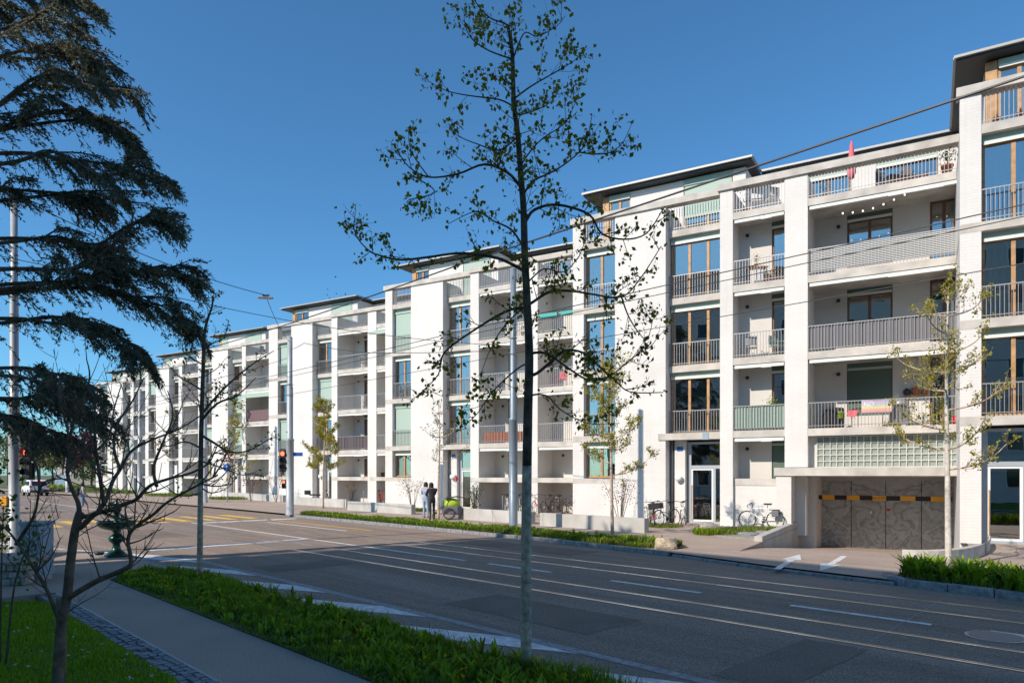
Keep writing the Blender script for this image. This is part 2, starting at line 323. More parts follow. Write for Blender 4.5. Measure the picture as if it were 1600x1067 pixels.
ribbon(MB(), 1.3, 2.4, 11.56, .28).build('centre_line', 'paint_white', road)
ribbon(MB(), 23.5, 33, 15.0, .14).build('cycle_lane_line', 'paint_yellow', road)
ribbon(MB(), 24, 31, 14.2, .12).build('lane_line', 'paint_white', road)
for i in range(9): ribbon(MB(), 34.0, 38.2, 6.5+1.05*i, .5).build('crossing_bar', 'paint_yellow', road)
for i in range(8): ribbon(MB(), 23.2+1.0*i, 23.7+1.0*i, -2.0, 4.0).build('crossing_bar', 'paint_yellow', road)
m = MB(); m.poly([rd(32.3, 11.7, -.096), rd(32.8, 11.7, -.096), rd(32.8, 16.4, -.096), rd(32.3, 16.4, -.096)]); m.build('stop_line', 'paint_white', road)
m = MB(); m.poly([rd(21.7, 6.4, -.096), rd(22.1, 6.4, -.096), rd(22.1, 11.4, -.096), rd(21.7, 11.4, -.096)]); m.build('stop_line', 'paint_white', road)
for a, b in ((40, 47), (49, 70)): ribbon(MB(), a, b, 11.5, .13).build('centre_line', 'paint_white', road)
m = MB()                                                        # curved guide line across the junction
for i in range(14):
    p = lambda q: rd(20+q*18, 6.2-3.4*math.sin(q*2.2), -.0955); a, b = p(i/14), p((i+.9)/14)
    m.poly([(a[0], a[1], a[2]), (a[0]+.1, a[1]+.12, a[2]), (b[0]+.1, b[1]+.12, b[2]), (b[0], b[1], b[2])])
m.build('guide_line', 'paint_white', road)
# cracks sealed with bitumen across the carriageway
m = MB()
for s0, t0, t1 in ((3.3, 9.2, 14.2), (17.0, 9.0, 14.0)):
    n = 12; pts = [(s0+random.uniform(-.015, .015)+.3*i/n, t0+(t1-t0)*i/n) for i in range(n+1)]
    for (a, b), (c, d) in zip(pts, pts[1:]): m.poly([rd(a, b, -.0945), rd(a+.016, b, -.0945), rd(c+.016, d, -.0945), rd(c, d, -.0945)])
m.build('sealed_crack', 'paint_worn', road)
for s0, s1, t0, t1 in ((6.2, 9.4, 7.4, 8.7), (-1, 1.8, 11.0, 12.0), (12.5, 19, 14.2, 15.6), (15, 16.2, 7.0, 9.2), (26, 30, 7, 9), (3.2, 4.0, 6.9, 9.3)):
    MB().poly([rd(s0, t0, -.0965), rd(s1, t0, -.0965), rd(s1, t1, -.0965), rd(s0, t1, -.0965)]).build('asphalt_patch', 'asphalt_patch', road)
# manhole cover
mc = thing('manhole_cover', 'oval-looking ribbed iron manhole cover between the tram tracks', 'manhole cover', gp(1556, 994, -.092), math.atan2(RY, RX))
m = MB(); m.lathe([(.36, -.01), (.36, .004), (.33, .006), (.33, .0)], 32); m.build('rim', 'metal', mc)
MB().disc((0, 0, -.003), .33, (0, 0, 1), .004, 32).build('plate', 'black', mc)
for i in range(11):
    y = -.29+.058*i; l = math.sqrt(max(.01, .31**2-y*y)); box('rib', 'metal', mc, -l, l, y-.012, y+.012, 0, .009)
# near pavement, verge and lawn
np_ = MB(); np_.prism([rd(-25, 2.75)[:2], rd(-25, 5.45)[:2], rd(18.3, 5.45)[:2], rd(20.6, 5.4)[:2], rd(21.3, 4.4)[:2], rd(21.4, 2.0)[:2], rd(21.4, -8)[:2], rd(14.6, -8)[:2], rd(14.6, 2.75)[:2]], -.13, 0)
kind(np_.build('pavement', 'pavement_dark'))
def verge_poly(s0, s1, t0f, t1f, z, name, matn, n=24, end=1.2):
    L = []; Rr = []
    for i in range(n+1):
        q = i/n; s = s0+(s1-s0)*q; e = 1.0
        d = min(s-s0, s1-s)
        if d < end: e = math.sqrt(max(0.02, 1-(1-d/end)**2))
        a, b = t0f(s), t1f(s); c = (a+b)/2; L.append(rd(s, c+(a-c)*e)[:2]); Rr.append(rd(s, c+(b-c)*e)[:2])
    return MB().prism(L+Rr[::-1], z-.03, z)
verge_poly(-8, 16.6, lambda s: 3.87, lambda s: 5.34, .014, 'verge', 'soil').build('verge_soil', 'soil')
kind(bpy.data.objects['verge_soil'])
lw = MB(); lw.prism([rd(-25, -9)[:2], rd(-25, 2.43)[:2], rd(13.3, 2.5)[:2], rd(14.2, 1.6)[:2], rd(14.4, -9)[:2]], -.13, .01); kind(lw.build('lawn', 'lawn_base'))
# cobbled gutter strip beside the lawn
m = MB(); s = -2.0
while s < 14.2:
    for j in range(3):
        t = 2.46+.095*j+random.uniform(-.008, .008); s2 = s+random.uniform(-.02, .02); h = random.uniform(.0, .022)
        m.prism([rd(s2+a, t+b)[:2] for a, b in ((.006,.006),(.088,.01),(.084,.084),(.01,.08))], -.02, .006+h)
    s += .098
kind(m.build('cobbled_strip', 'granite'), 'stuff')
kind(MB().prism([rd(-3, 2.425)[:2], rd(-3, 2.76)[:2], rd(14.4, 2.76)[:2], rd(14.4, 2.425)[:2]], -.1, .002).build('gutter_bed', 'black'))
kind(MB().prism([rd(-3, 2.735)[:2], rd(-3, 2.765)[:2], rd(14.4, 2.765)[:2], rd(14.4, 2.735)[:2]], -.1, .016).build('pavement_edging', 'concrete_wall'))
def kerb_line(name, pts, w=.14, h0=-.13, h1=.012, stone=1.0, matn='granite', inside=1):
    root = bpy.data.objects.new(name, None); COL.objects.link(root); kind(root)
    for (a, b), (c, d) in zip(pts, pts[1:]):
        L = math.hypot(c-a, d-b); k = max(1, round(L/stone)); nx, ny = -(d-b)/L, (c-a)/L
        for i in range(k):
            q0 = (i+.008)/k; q1 = (i+.992)/k; j = random.uniform(-.006, .006)
            p = [(a+(c-a)*q, b+(d-b)*q) for q in (q0, q1)]
            poly = [p[0], p[1], (p[1][0]+nx*w*inside, p[1][1]+ny*w*inside), (p[0][0]+nx*w*inside, p[0][1]+ny*w*inside)]
            MB().prism([rd(*x)[:2] for x in poly], h0, h1+j).build('kerb_stone', matn, root, bevel=.015)
    return root
kerb_line('near_kerb', [(-6, 5.42), (18.3, 5.42), (20.4, 5.3), (21.3, 4.5), (21.45, 2)], inside=1)
kerb_line('verge_kerb', [(34.8, 17.0), (33, 16.9), (24, 16.8), (16, 16.6), (12.6, 16.3), (10.6, 16.05)], h1=.02, inside=-1)
kerb_line('lowered_kerb', [(10.5, 16.05), (7.2, 15.3), (4.7, 15.02)], h1=-.035, inside=-1)
kerb_line('bed_kerb', [(5.2, 15.9), (4.9, 15.25), (4.5, 15.02), (3, 14.85), (0, 14.3), (-5, 13.8)], w=.17, h1=.05, inside=-1)
# far pavement with the garage ramp, in the frame of the facades (origin at the garage house)
HV = [25.42, 29.24, 33.6, 37.7, 41.8, 45.9, 50.0]
HPX = [None, [895,912,961,1040,1125,1145,1226,1262,1500], [602,613,642,692,735,748,828,840,900], [420,434,455,488,518,527,574.5,588,606],
       [309.5,316,331,356,378,384,424], [227,232,243.5,264,279,284.5,313], [150,155.5,168,191.5,204,208.6,229]]
U0 = [.79]+[px_u(HPX[i][0], HV[i]) for i in range(1, 7)]
O1 = (U0[1], HV[1])
def l1(x, y, z=0.0): return fc(O1[0]+x, O1[1]+y, z)
def kerb_y(x):                                                  # where the line x = const meets the road kerb
    lo, hi = -30.0, 40.0
    for _ in range(40):
        c = (lo+hi)/2; s, t = st(l1(x, c))
        if t < kerb_t(s): lo = c
        else: hi = c
    return lo+.12
RX0, RX1, RAMPY = 9.75, 15.2, -9.6
g = MB()
for a, b, c, d in ((-1500, 9.6, -700, 1500), (15.3, 1500, -700, 1500), (9.6, 15.3, -700, -10.2), (9.6, 15.3, 3.5, 1500)): g.poly([l1(a, c, -.16), l1(b, c, -.16), l1(b, d, -.16), l1(a, d, -.16)])
kind(g.build('ground', 'field'))
def ramp_z(y): q = min(1, max(0, (y-RAMPY)/(3.0-RAMPY))); return -.95*(q*q*(3-2*q)*.5+q*.5)
def strip(xs, back, name, matn, ramp=False):
    m = MB(); n = 14
    for a, b in zip(xs, xs[1:]):
        for i in range(n):
            def P(x, q):
                k = kerb_y(x); y = k+(back-k)*q; return l1(x, y, ramp_z(y) if ramp else 0.0)
            m.poly([P(a, i/n), P(b, i/n), P(b, (i+1)/n), P(a, (i+1)/n)])
    return kind(m.build(name, matn))
strip([-115, -90, -75, -60, -50, -40, -32, -26, -20, -15, -10, -7, -4, -2, 0, 2, 4, 6, 8, RX0], 14, 'far_pavement', 'pavement')
strip([RX0, 11, 12.4, 13.8, RX1], 3.05, 'garage_ramp', 'pavement', True)
strip([RX1, 17, 19, 22, 26, 32, 40], 2, 'far_pavement', 'pavement')
kind(MB().poly([l1(RX0, 3.0, -.955), l1(RX1, 3.0, -.955), l1(RX1, 14, -.955), l1(RX0, 14, -.955)]).build('garage_floor', 'pavement_dark'))
verge_poly(10.9, 34.6, lambda s: kerb_t(s)+.16, lambda s: 18.5, .016, 'v', 'soil').build('far_verge_soil', 'soil'); kind(bpy.data.objects['far_verge_soil'])
verge_poly(-8, 4.9, lambda s: kerb_t(s)+.2, lambda s: kerb_t(s)+1.75, .03, 'v', 'soil', end=.7).build('bed_soil', 'soil'); kind(bpy.data.objects['bed_soil'])
kind(MB().prism([l1(6.95, -.6)[:2], l1(9.5, -.6)[:2], l1(9.45, -6.2)[:2], l1(8.3, -5.6)[:2], l1(7.2, -4.2)[:2]], -.02, .012).build('gravel_bed', 'stone'))
MBk = MB(); MBk.v = [l1(RX0-.12, -9.6, -.4), l1(RX0+.01, -9.6, -.4), l1(RX0+.01, -6.45, -.4), l1(RX0-.12, -6.45, -.4), l1(RX0-.12, -9.6, .012), l1(RX0+.01, -9.6, .012), l1(RX0+.01, -6.45, .012), l1(RX0-.12, -6.45, .012)]; MBk.f = [(0,3,2,1),(4,5,6,7),(0,1,5,4),(1,2,6,5),(2,3,7,6),(3,0,4,7)]; kind(MBk.build('ramp_kerb', 'pavement'))
for a, nm in ((RX0-.27, 0),):
    m = MB(); prof = [(-6.5, .16), (2.3, .22)]
    m.v = [l1(a, -6.5, -.9), l1(a+.25, -6.5, -.9), l1(a+.25, 3.0, -1.0), l1(a, 3.0, -1.0), l1(a, -6.5, .16), l1(a+.25, -6.5, .16), l1(a+.25, 3.0, .26), l1(a, 3.0, .26)]
    m.f = [(0,3,2,1),(4,5,6,7),(0,1,5,4),(1,2,6,5),(2,3,7,6),(3,0,4,7)]; o = m.build('ramp_wall', 'concrete_wall', bevel=.01)
    tag(o, 'low concrete retaining wall along the left side of the garage ramp', 'wall')
m = MB(); n = 12; ring = []
for i in range(n+1):
    q = i/n*math.pi*.5; cx, cy = 14.0, -4.15; ring.append((cx+1.75*math.sin(q)-.05, cy-6.0+6.0*(1-math.cos(q))))
for i in range(n):
    a, b = ring[i], ring[i+1]
    m.prism([l1(a[0], a[1])[:2], l1(b[0], b[1])[:2], l1(b[0]+.05, b[1]+.3)[:2] if i > 6 else l1(b[0]-.3+.03*i, b[1]+.12)[:2], l1(a[0]+.05, a[1]+.3)[:2] if i > 7 else l1(a[0]-.3+.03*i, a[1]+.12)[:2]], -.6, .3)
tag(m.build('curved_kerb_wall', 'concrete', bevel=.01), 'low curved concrete wall at the right side of the garage ramp', 'wall')
def arrow(tail, tip, name='ramp_arrow'):
    a, b = Vector(gp(*tail)), Vector(gp(*tip)); d = (b-a); L = d.length; d.normalize(); e = Vector((-d.y, d.x, 0)); m = MB()
    def Q(x, y):
        p = a+d*x+e*y; s_, t_ = p.x*UX+p.y*UY-O1[0], p.x*NX+p.y*NY-O1[1]; return (p.x, p.y, ramp_z(t_)+.006)
    m.poly([Q(0, -.075), Q(L*.62, -.075), Q(L*.62, .075), Q(0, .075)]); m.poly([Q(L*.6, -.22), Q(L, 0), Q(L*.6, .22)]); m.build(name, 'paint_white', bpy.data.objects['garage_ramp'])
arrow((1214, 889), (1250, 866)); arrow((1319, 868), (1281, 892))
# ================================================================ HOUSES
FZ = [3.72, 6.66, 9.60, 12.55]; TH = .14
CRNG = random.Random(77)
def window(H, x0, x1, z0, z1, y, npan, blind=0.0, curtain=None, fr='wood', ratios=None, boxed=True, label=None, bl='blind'):
    m = MB(); f = .075; d = .09
    top = z1-(.24 if boxed else 0)
    m.box(x0, x0+f, y, y+d, z0, top); m.box(x1-f, x1, y, y+d, z0, top); m.box(x0+f, x1-f, y, y+d, top-f, top); m.box(x0+f, x1-f, y, y+d, z0, z0+f)
    xs = [x0+f]; W = x1-x0-2*f; R = ratios or [1/npan]*npan
    for q in R[:-1]: xs.append(xs[-1]+W*q)
    xs.append(x1-f); mw = .055
    for x in xs[1:-1]: m.box(x-mw, x+mw, y-.015, y+d, z0+f, top-f)
    o = m.build('window', fr, H)
    for a, b in zip(xs, xs[1:]):
        l = a+(mw if a != xs[0] else 0); r_ = b-(mw if b != xs[-1] else 0)
        MB().box(l, r_, y+.035, y+.05, z0+f, top-f).build('pane', 'glass', o)
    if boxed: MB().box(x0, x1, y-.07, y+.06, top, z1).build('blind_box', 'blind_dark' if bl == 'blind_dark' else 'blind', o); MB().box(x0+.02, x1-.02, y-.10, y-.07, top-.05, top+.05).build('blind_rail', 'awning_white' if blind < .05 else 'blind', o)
    if blind > .02: MB().box(x0+.03, x1-.03, y-.055, y-.04, top-(top-z0)*blind, top).build('blind', bl, o)
    if curtain is None and blind < .5 and CRNG.random() < .5:
        a_ = CRNG.choice((0, .0, .55, .7)); curtain = (a_, a_+CRNG.uniform(.2, .3), CRNG.choice(('curtain', 'curtain', 'curtain_green')))
    if curtain:
        c = MB(); k = 26; ca = curtain[0]; cb = curtain[1]; ww = x1-x0
        pts = [(x0+ww*(ca+(cb-ca)*i/k), y+.24+.04*math.sin(i*2.1)) for i in range(k+1)]
        for (a, b), (c2, d2) in zip(pts, pts[1:]): c.poly([(a, b, z0+.05), (c2, d2, z0+.05), (c2, d2, top-.05), (a, b, top-.05)])
        c.build('curtain', curtain[2] if len(curtain) > 2 else 'curtain', o)
    return o
def railing(H, x0, x1, z0, y, h=1.0, full=None):
    m = MB(); z1 = full if full else z0+h
    if not full: m.box(x0, x1, y-.02, y+.02, z1-.035, z1)
    m.box(x0, x1, y-.006, y+.006, z0+.09, z0+.115)
    n = max(2, round((x1-x0)/.115))
    for i in range(n+1):
        x = x0+.012+(x1-x0-.024)*i/n; m.box(x-.008, x+.008, y-.018, y+.018, z0-.05, z1-.03 if not full else z1)
    return m.build('railing', 'metal', H)
def wall_with_holes(m, x0, x1, y0, y1, z0, z1, holes):
    """holes: (x0, x1, z0, z1), left to right"""
    x = x0
    for a, b, c, d in holes:
        if a > x: m.box(x, a, y0, y1, z0, z1)
        if c > z0+.01: m.box(a, b, y0, y1, z0, c)
        if d < z1-.01: m.box(a, b, y0, y1, d, z1)
        x = b
    if x < x1: m.box(x, x1, y0, y1, z0, z1)
def awning(H, x0, x1, z, y, out=0.0):
    m = MB(); m.box(x0+.06, x1-.04, y+.04, y+.20, z-.13, z-.01); o = m.build('awning', 'awning_white', H)
    MB().box(x0+.06, x1-.04, y+.0, y+.05, z-.155, z-.075).build('awning_bar', 'awning_white', o)
    MB().tube([(x1-.5, y+.02, z-.16), (x0+.55*(x1-x0), y+.02, z-.165)], .022, 5).build('awning_arm', 'white_metal', o)
    if out:
        q = MB(); q.v = [(x0+.08, y+.1, z-.08), (x1-.06, y+.1, z-.08), (x1-.06, y-out, z-.08-out*.45), (x0+.08, y-out, z-.08-out*.45), (x1-.06, y-out, z-.26-out*.45), (x0+.08, y-out, z-.26-out*.45)]
        q.f = [(0,1,2,3),(3,2,4,5)]; q.build('awning_cloth', 'blind', o)
BIKE_SPOTS = []
def entrance(H, x0, x1, y, number, px=None):
    """glazed street door with a fixed top light, side light and steel handle"""
    m = MB(); f = .10; zt, zm = 3.5, 2.42
    for a, b in ((x0, x0+.16), (x1-f, x1)): m.box(a, b, y, y+.12, 0, zt)
    m.box(x0+.16, x1-f, y, y+.12, zt-f, zt); m.box(x0+.16, x1-f, y-.01, y+.12, zm-.07, zm+.07); m.box(x0+.16, x1-f, y, y+.12, 0, .08)
    dx = x0+.16+(x1-x0-.26)*.70; m.box(dx-.05, dx+.05, y-.005, y+.12, .08, zm-.07); o = m.build('street_door', 'alu', H)
    MB().box(x0+.16, x1-f, y+.05, y+.065, zm+.07, zt-f).build('pane', 'glass', o)
    MB().box(x0+.22, dx-.12, y+.05, y+.065, .14, zm-.12).build('pane', 'glass', o); MB().box(dx+.05, x1-f, y+.05, y+.065, .08, zm-.07).build('pane', 'glass', o)
    q = MB(); a, b = x0+.16, dx-.05
    q.box(a, a+.07, y+.01, y+.1, .08, zm-.07).box(b-.07, b, y+.01, y+.1, .08, zm-.07).box(a+.07, b-.07, y+.01, y+.1, zm-.14, zm-.07).box(a+.07, b-.07, y+.01, y+.1, .08, .15); q.build('door_leaf', 'white_metal', o)
    MB().tube([(a+.04, y+.01, .12), (a+.04, y-.07, .14), (a+.04, y-.07, 1.6), (a+.04, y+.01, 1.62)], .018, 8).build('handle', 'wood', o)
    MB().box(x0+.3, x1-.4, y+.9, y+.95, 2.2, 2.7).build('lobby_lamp', 'white', o)
def text(body, size, m, parent, loc, rot=(math.pi/2, 0, 0), name='lettering', align='CENTER'):
    c = bpy.data.curves.new(name, 'FONT'); c.body = body; c.size = size; c.align_x = align; c.align_y = 'CENTER'; c.extrude = .001
    o = bpy.data.objects.new('tmp', c); COL.objects.link(o); dg = bpy.context.evaluated_depsgraph_get()
    me = bpy.data.meshes.new_from_object(o.evaluated_get(dg)); bpy.data.objects.remove(o); me.materials.clear()
    t = link(name, me, m, parent, loc); t.rotation_euler = rot; return t
def house(i, label, cfg):
    P = HPX[i]; V = HV[i]; H = thing('apartment_house', label, 'house', fc(U0[i], V), HROT, 'white apartment houses stepping back along the street')
    if P: X = [px_u(p, V)-U0[i] for p in P[:4]]+[px_u(p, V-.4)-U0[i] for p in P[4:]]
    else: X = [0, .55, 2.15, 4.45, 6.85, 7.4, 9.3, 10.2, 15.2]
    A0, A1, A2, W1, B1 = X[:5]; A0 = 0.0; C1 = B1; Y = -.4; YB = 3.4; END = cfg.get('end', 15.4)
    bays = [(X[5], X[6])]+([(X[7], X[8])] if len(X) > 8 else [])
    ztop = 13.65
    box('pier', 'white_brick', H, A0, A1, 0, .5, 0, ztop)
    box('wall', 'white_brick', H, A2, W1, 0, YB, 0, ztop)
    # side, rear and inner walls and roof slabs close the body
    m = MB(); m.box(A0+.01, A0+.25, .5, 12, -.9, 12.4).box(END-.25, END, 2.6, 12, -.9, 12.4).box(A0+.25, END-.25, 11.7, 12, -.9, 12.4); m.build('side_wall', 'white_brick', H)
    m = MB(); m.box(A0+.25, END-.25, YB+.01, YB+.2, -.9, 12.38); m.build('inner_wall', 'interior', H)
    box('terrace_deck', 'concrete', H, A0+.02, END, .9, 11.9, 12.42, 12.68)
    bst = cfg.get('A', [0]*5); bsb = cfg.get('B', [0]*5)
    # ---- window column A
    for k in range(4):
        zc = FZ[k]; box('slab', 'concrete', H, A0+.002, A2, -.006 if k < 3 else .02, YB, zc-TH, zc+TH)
        if k: pass
    if not cfg.get('doorA'):
        box('sill_wall', 'white_brick', H, A1, A2, .0, .45, 0, 1.68); box('sill_band', 'concrete', H, A0-.004, A2+.003, -.006, .46, 1.68, 1.92)
        window(H, A1, A2, 1.95, FZ[0]-TH, .30, 2, bst[0], (.0, 1.0) if i == 1 else None)
    else: entrance(H, A1+.02, A2, .42, '')
    for k in range(3):
        window(H, A1+.03, A2, FZ[k]+TH, FZ[k+1]-TH, .30, 2, bst[k+1], cfg.get('cA', {}).get(k)); railing(H, A1, A2, FZ[k]+TH, .06)
    railing(H, A1, A2, FZ[3]+TH, .06, full=ztop)
    # ---- parapet beam A + B
    box('parapet_beam', 'concrete', H, A0-.09, B1-.02, -.09, .34, ztop, ztop+.27)
    # ---- window column B (recessed) with the entrance below
    box('slab', 'concrete', H, W1-.32, B1+.05, -.05, .44, FZ[0]-TH-.001, FZ[0]+TH+.001)
    for k in range(4):
        if k: box('slab', 'concrete', H, W1, B1+.1, .40, YB, FZ[k]-TH, FZ[k]+TH)
        else: box('slab', 'concrete', H, W1, B1+.1, .44, YB, FZ[k]-TH, FZ[k]+TH)
        if k < 3: window(H, W1+.04, B1, FZ[k]+TH, FZ[k+1]-TH, .66, 3, bsb[k+1], cfg.get('cB', {}).get(k), ratios=[.33, .36, .31]); railing(H, W1, B1, FZ[k]+TH, .45)
    railing(H, W1, B1, FZ[3]+TH, .45, full=ztop)
    ew = W1+(B1-W1)*.29
    box('wall', 'white_brick', H, W1+.24, ew, .50, 1.6, 0, FZ[0]-TH-.002); entrance(H, ew+.03, B1, .75, '')
    MB().tube([(W1+.12, .55, 0), (W1+.12, .55, FZ[0]-TH)], .05, 8).build('downpipe', 'gutter', H, True)
    lm = MB(); lm.lathe([(.0, 0), (.08, .0), (.135, -.02), (.155, -.05), (.155, -.09)], 20); o = lm.build('wall_lamp', 'white', H, True, (W1+.24+(ew-W1-.24)*.45, .41, 1.95)); o.rotation_euler = (math.pi/2, 0, 0); o.rotation_euler = (-math.pi/2, 0, 0)
    nx = W1+.24+(ew-W1-.24)*.5
    box('number_plate', 'blue_sign', H, nx-.13, nx+.13, .475, .497, 3.12, 3.30); 
    # ---- balcony section C
    box('pier', 'white_brick', H, C1, bays[0][0], Y, YB, 0, ztop); box('parapet_beam', 'concrete', H, C1-.09, END-.02, Y-.09, Y+.4, ztop, ztop+.27)
    if len(bays) > 1: box('pier', 'white_brick', H, bays[0][1], bays[1][0], Y, YB, 2.38 if cfg.get('garage') else 0, ztop-.002)
    for bi, (a, b) in enumerate(bays):
        if bi == len(bays)-1: b = max(b, END-.26) if i else END-.26
        dep = cfg.get('dep', [1.5, 1.5])[bi]; w_ = b-a
        for k in range(4):
            box('slab', 'concrete', H, a, b, Y+.02, YB, FZ[k]-TH, FZ[k]+TH)
            if k < 3: railing(H, a+.02, b-.01, FZ[k]+TH, Y+.06)
            else: railing(H, a+.02, b-.01, FZ[k]+TH, Y+.06, full=ztop)
            if k == 0 and bi == 1 and cfg.get('garage'): pass
            else: awning(H, a, b, FZ[k]-TH, Y+.02, cfg.get('out', {}).get((bi, k), 0))
        yb = Y+dep
        for k in range(-1, 3):
            z0 = (FZ[k]+TH) if k >= 0 else 1.92; z1 = FZ[k+1]-TH
            if k < 0 and bi == 1 and cfg.get('garage'): continue
            spec = cfg['win'][bi]; m = MB(); wall_with_holes(m, a, b, yb, yb+.2, z0 if k >= 0 else -.05, z1, [(a+p*w_, a+q*w_, max(z0, z0+h), z1-.02) for p, q, h, *_ in spec]); m.build('loggia_wall', 'plaster', H)
            for j, (p, q, h, fr) in enumerate(spec):
                bl = cfg.get('blC', {}).get((bi, k, j), 0)
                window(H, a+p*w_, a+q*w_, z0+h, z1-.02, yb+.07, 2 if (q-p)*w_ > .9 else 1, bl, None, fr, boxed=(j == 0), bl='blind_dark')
            o = MB().lathe([(.0, -.03), (.07, -.03), (.075, .03), (0, .03)], 12).build('ceiling_lamp', 'metal_dark', H, loc=(a+.18*w_, yb-.06, z1-.42)); o.rotation_euler = (math.pi/2, 0, 0)
        if not (bi == 1 and cfg.get('garage')):
            x1_ = b
            if cfg.get('solid_base'): box('base_wall', 'white_brick', H, a, x1_, Y+.16, Y+.40, 0, 1.66); box('parapet_band', 'concrete', H, a, x1_, Y+.14, Y+.44, 1.66, 1.93)
            else:
                box('parapet_band', 'concrete', H, a-(bays[0][0]-C1) if bi == 0 else a-.6, x1_, Y-.006, Y+dep, 1.66, 1.92)
                box('undercroft_wall', 'plaster', H, a, x1_, Y+dep-.02, Y+dep+.2, 0, 1.66)
                MB().tube([(a+.72*w_, Y+dep-.12, 0), (a+.72*w_, Y+dep-.12, 1.66)], .045, 6).build('downpipe', 'gutter', H)
    # ---- set-back attic storey and roofs
    ax0, ax1, ay = A0+.75, B1+.55, 1.75; az0, az1 = 12.69, 15.36
    m = MB(); wa, wb = A2+.05, W1+.25
    m.box(wa, wb, ay, ay+.3, az0, az1).box(ax1-.55, ax1, ay, ay+.3, az0, az1).box(ax1-.3, ax1, ay+.3, 9, az0, az1).box(ax0, ax0+.2, ay+.6, 9, az0, az1).box(ax0, END-.4, 8.8, 9, az0, az1); m.build('attic_wall', 'white_brick', H)
    box('corner_post', 'wood', H, ax0, ax0+.32, ay, ay+.3, az0, az1)
    window(H, ax0+.34, wa, az0, az1, ay+.05, 2, bst[4] if len(bst) > 4 else 0, (.1, .9)); window(H, wb+.02, ax1-.56, az0, az1, ay+.05, 2, bsb[4] if len(bsb) > 4 else .6)
    box('attic_core', 'interior', H, ax0+.3, END-.5, 5.0, 8.7, az0, az1)
    rf = MB(); rf.box(A0-.06, ax1+.32, 1.30, 9.4, az1+.06, az1+.18); o = rf.build('roof', 'roof_dark', H)
    MB().box(A0-.12, ax1+.38, 1.20, 1.30, az1+.14, az1+.225).box(ax1+.32, ax1+.40, 1.30, 3.0, az1+.14, az1+.225).box(A0-.14, A0-.06, 1.30, 9.4, az1+.14, az1+.225).build('gutter', 'gutter', o)
    yc = 3.4; m = MB(); cs = ax1; ce = END-.1; cw = ce-cs
    hol = [(cs+.28*cw, cs+.5*cw, az0, az1-.3), (cs+.62*cw, cs+.9*cw, az0, az1-.3)]
    wall_with_holes(m, cs, ce, yc, yc+.25, az0, az1-.05, hol); m.build('attic_wall', 'white_brick', H)
    for a, b, c, d in hol: window(H, a, b, c, d, yc+.08, 2, .0, None, 'wood_dark')
    box('attic_wall', 'interior', H, ce-.2, ce, yc+.25, 8.8, az0, az1-.05)
    rf = MB(); rf.box(ax1+.42, END+.1, 2.92, 9.4, az1+.01, az1+.13); o = rf.build('roof', 'roof_dark', H)
    MB().box(ax1+.42, END+.1, 2.82, 2.92, az1+.09, az1+.175).build('gutter', 'gutter', o)
    q = MB()
    for k in range(9): x = ax1+1+k*.8; q.tube([(x, 3.4, az1+.14), (x, 3.4, az1+.26)], .015, 4)
    q.build('snow_guard', 'metal_dark', o)
    return H, dict(X=X, A1=A1, A2=A2, W1=W1, B1=B1, bays=bays, Y=Y, END=END)
WN = [(.33, .62, 0, 'wood_dark'), (.86, .995, 0, 'wood_dark')]
HH = {}
HH[0] = house(0, 'apartment house at the right edge of the picture, nearest the camera', dict(doorA=True, A=[0, 0, 0, 0, .0], cA={1: (.05, .45), 2: (.2, .95, 'curtain')}, win=[WN, WN], B=[0]*5, no='100'))
HH[1] = house(1, 'white brick apartment house with the wide garage door and glass-block window', dict(garage=True, solid_base=True, dep=[1.05, 1.86], END=15.2,
    A=[0, .0, 0, 0, 0], B=[0, 0, 0, 0, .62], cB={0: (.05, .95, 'curtain_green')}, cA={2: (.5, .95)},
    win=[[(.66, .998, 0, 'wood_dark')], [(.242, .565, .55, 'wood_dark'), (.815, .998, 0, 'wood_dark')]], blC={(1, 0, 0): 1, (0, -1, 0): 1}, no='102'))
HH[2] = house(2, 'apartment house directly behind the big tree in front', dict(dep=[1.7, 1.7], A=[0, 1, 0, 1, 0], B=[0, 0, 0, 0, .9], cB={0: (.55, .8), 1: (.35, .7)},
    win=[[(.28, .46, 0, 'wood_dark'), (.86, .995, 0, 'wood_dark')], [(.5, .8, 0, 'wood_dark')]], blC={(0, 0, 0): 1}, no='104'))
HH[3] = house(3, 'apartment house behind the traffic-light pole, with green blinds', dict(dep=[1.7, 1.7], A=[0, 1, .0, 1, 0], B=[0, 0, .78, 0, .95], win=[[(.35, .56, 0, 'wood_dark'), (.9, .995, 0, 'wood_dark')], [(.4, .7, 0, 'wood_dark')]], cB={2: (.4, .9)}, out={(1, 3): .9}))
HH[4] = house(4, 'fifth apartment house of the row counted from the right', dict(dep=[1.7], A=[0, .4, 0, 0, .6], B=[.8, .9, 1, 0, .95], win=[[(.42, .7, 0, 'wood_dark')]], out={(0, 2): .9}))
HH[5] = house(5, 'second apartment house from the far end of the row', dict(dep=[1.7], A=[0, 0, 0, .5, .9], B=[.6, 0, 0, 0, 0], win=[[(.5, .95, 0, 'wood_dark')]], cB={1: (.3, .8)}))
HH[6] = house(6, 'farthest apartment house at the left end of the row', dict(dep=[1.4], A=[0, 0, .3, 0, .3], B=[0, .9, 0, 0, .9], win=[[(.15, .85, 0, 'wood_dark')]], cB={1: (.2, .7)}))
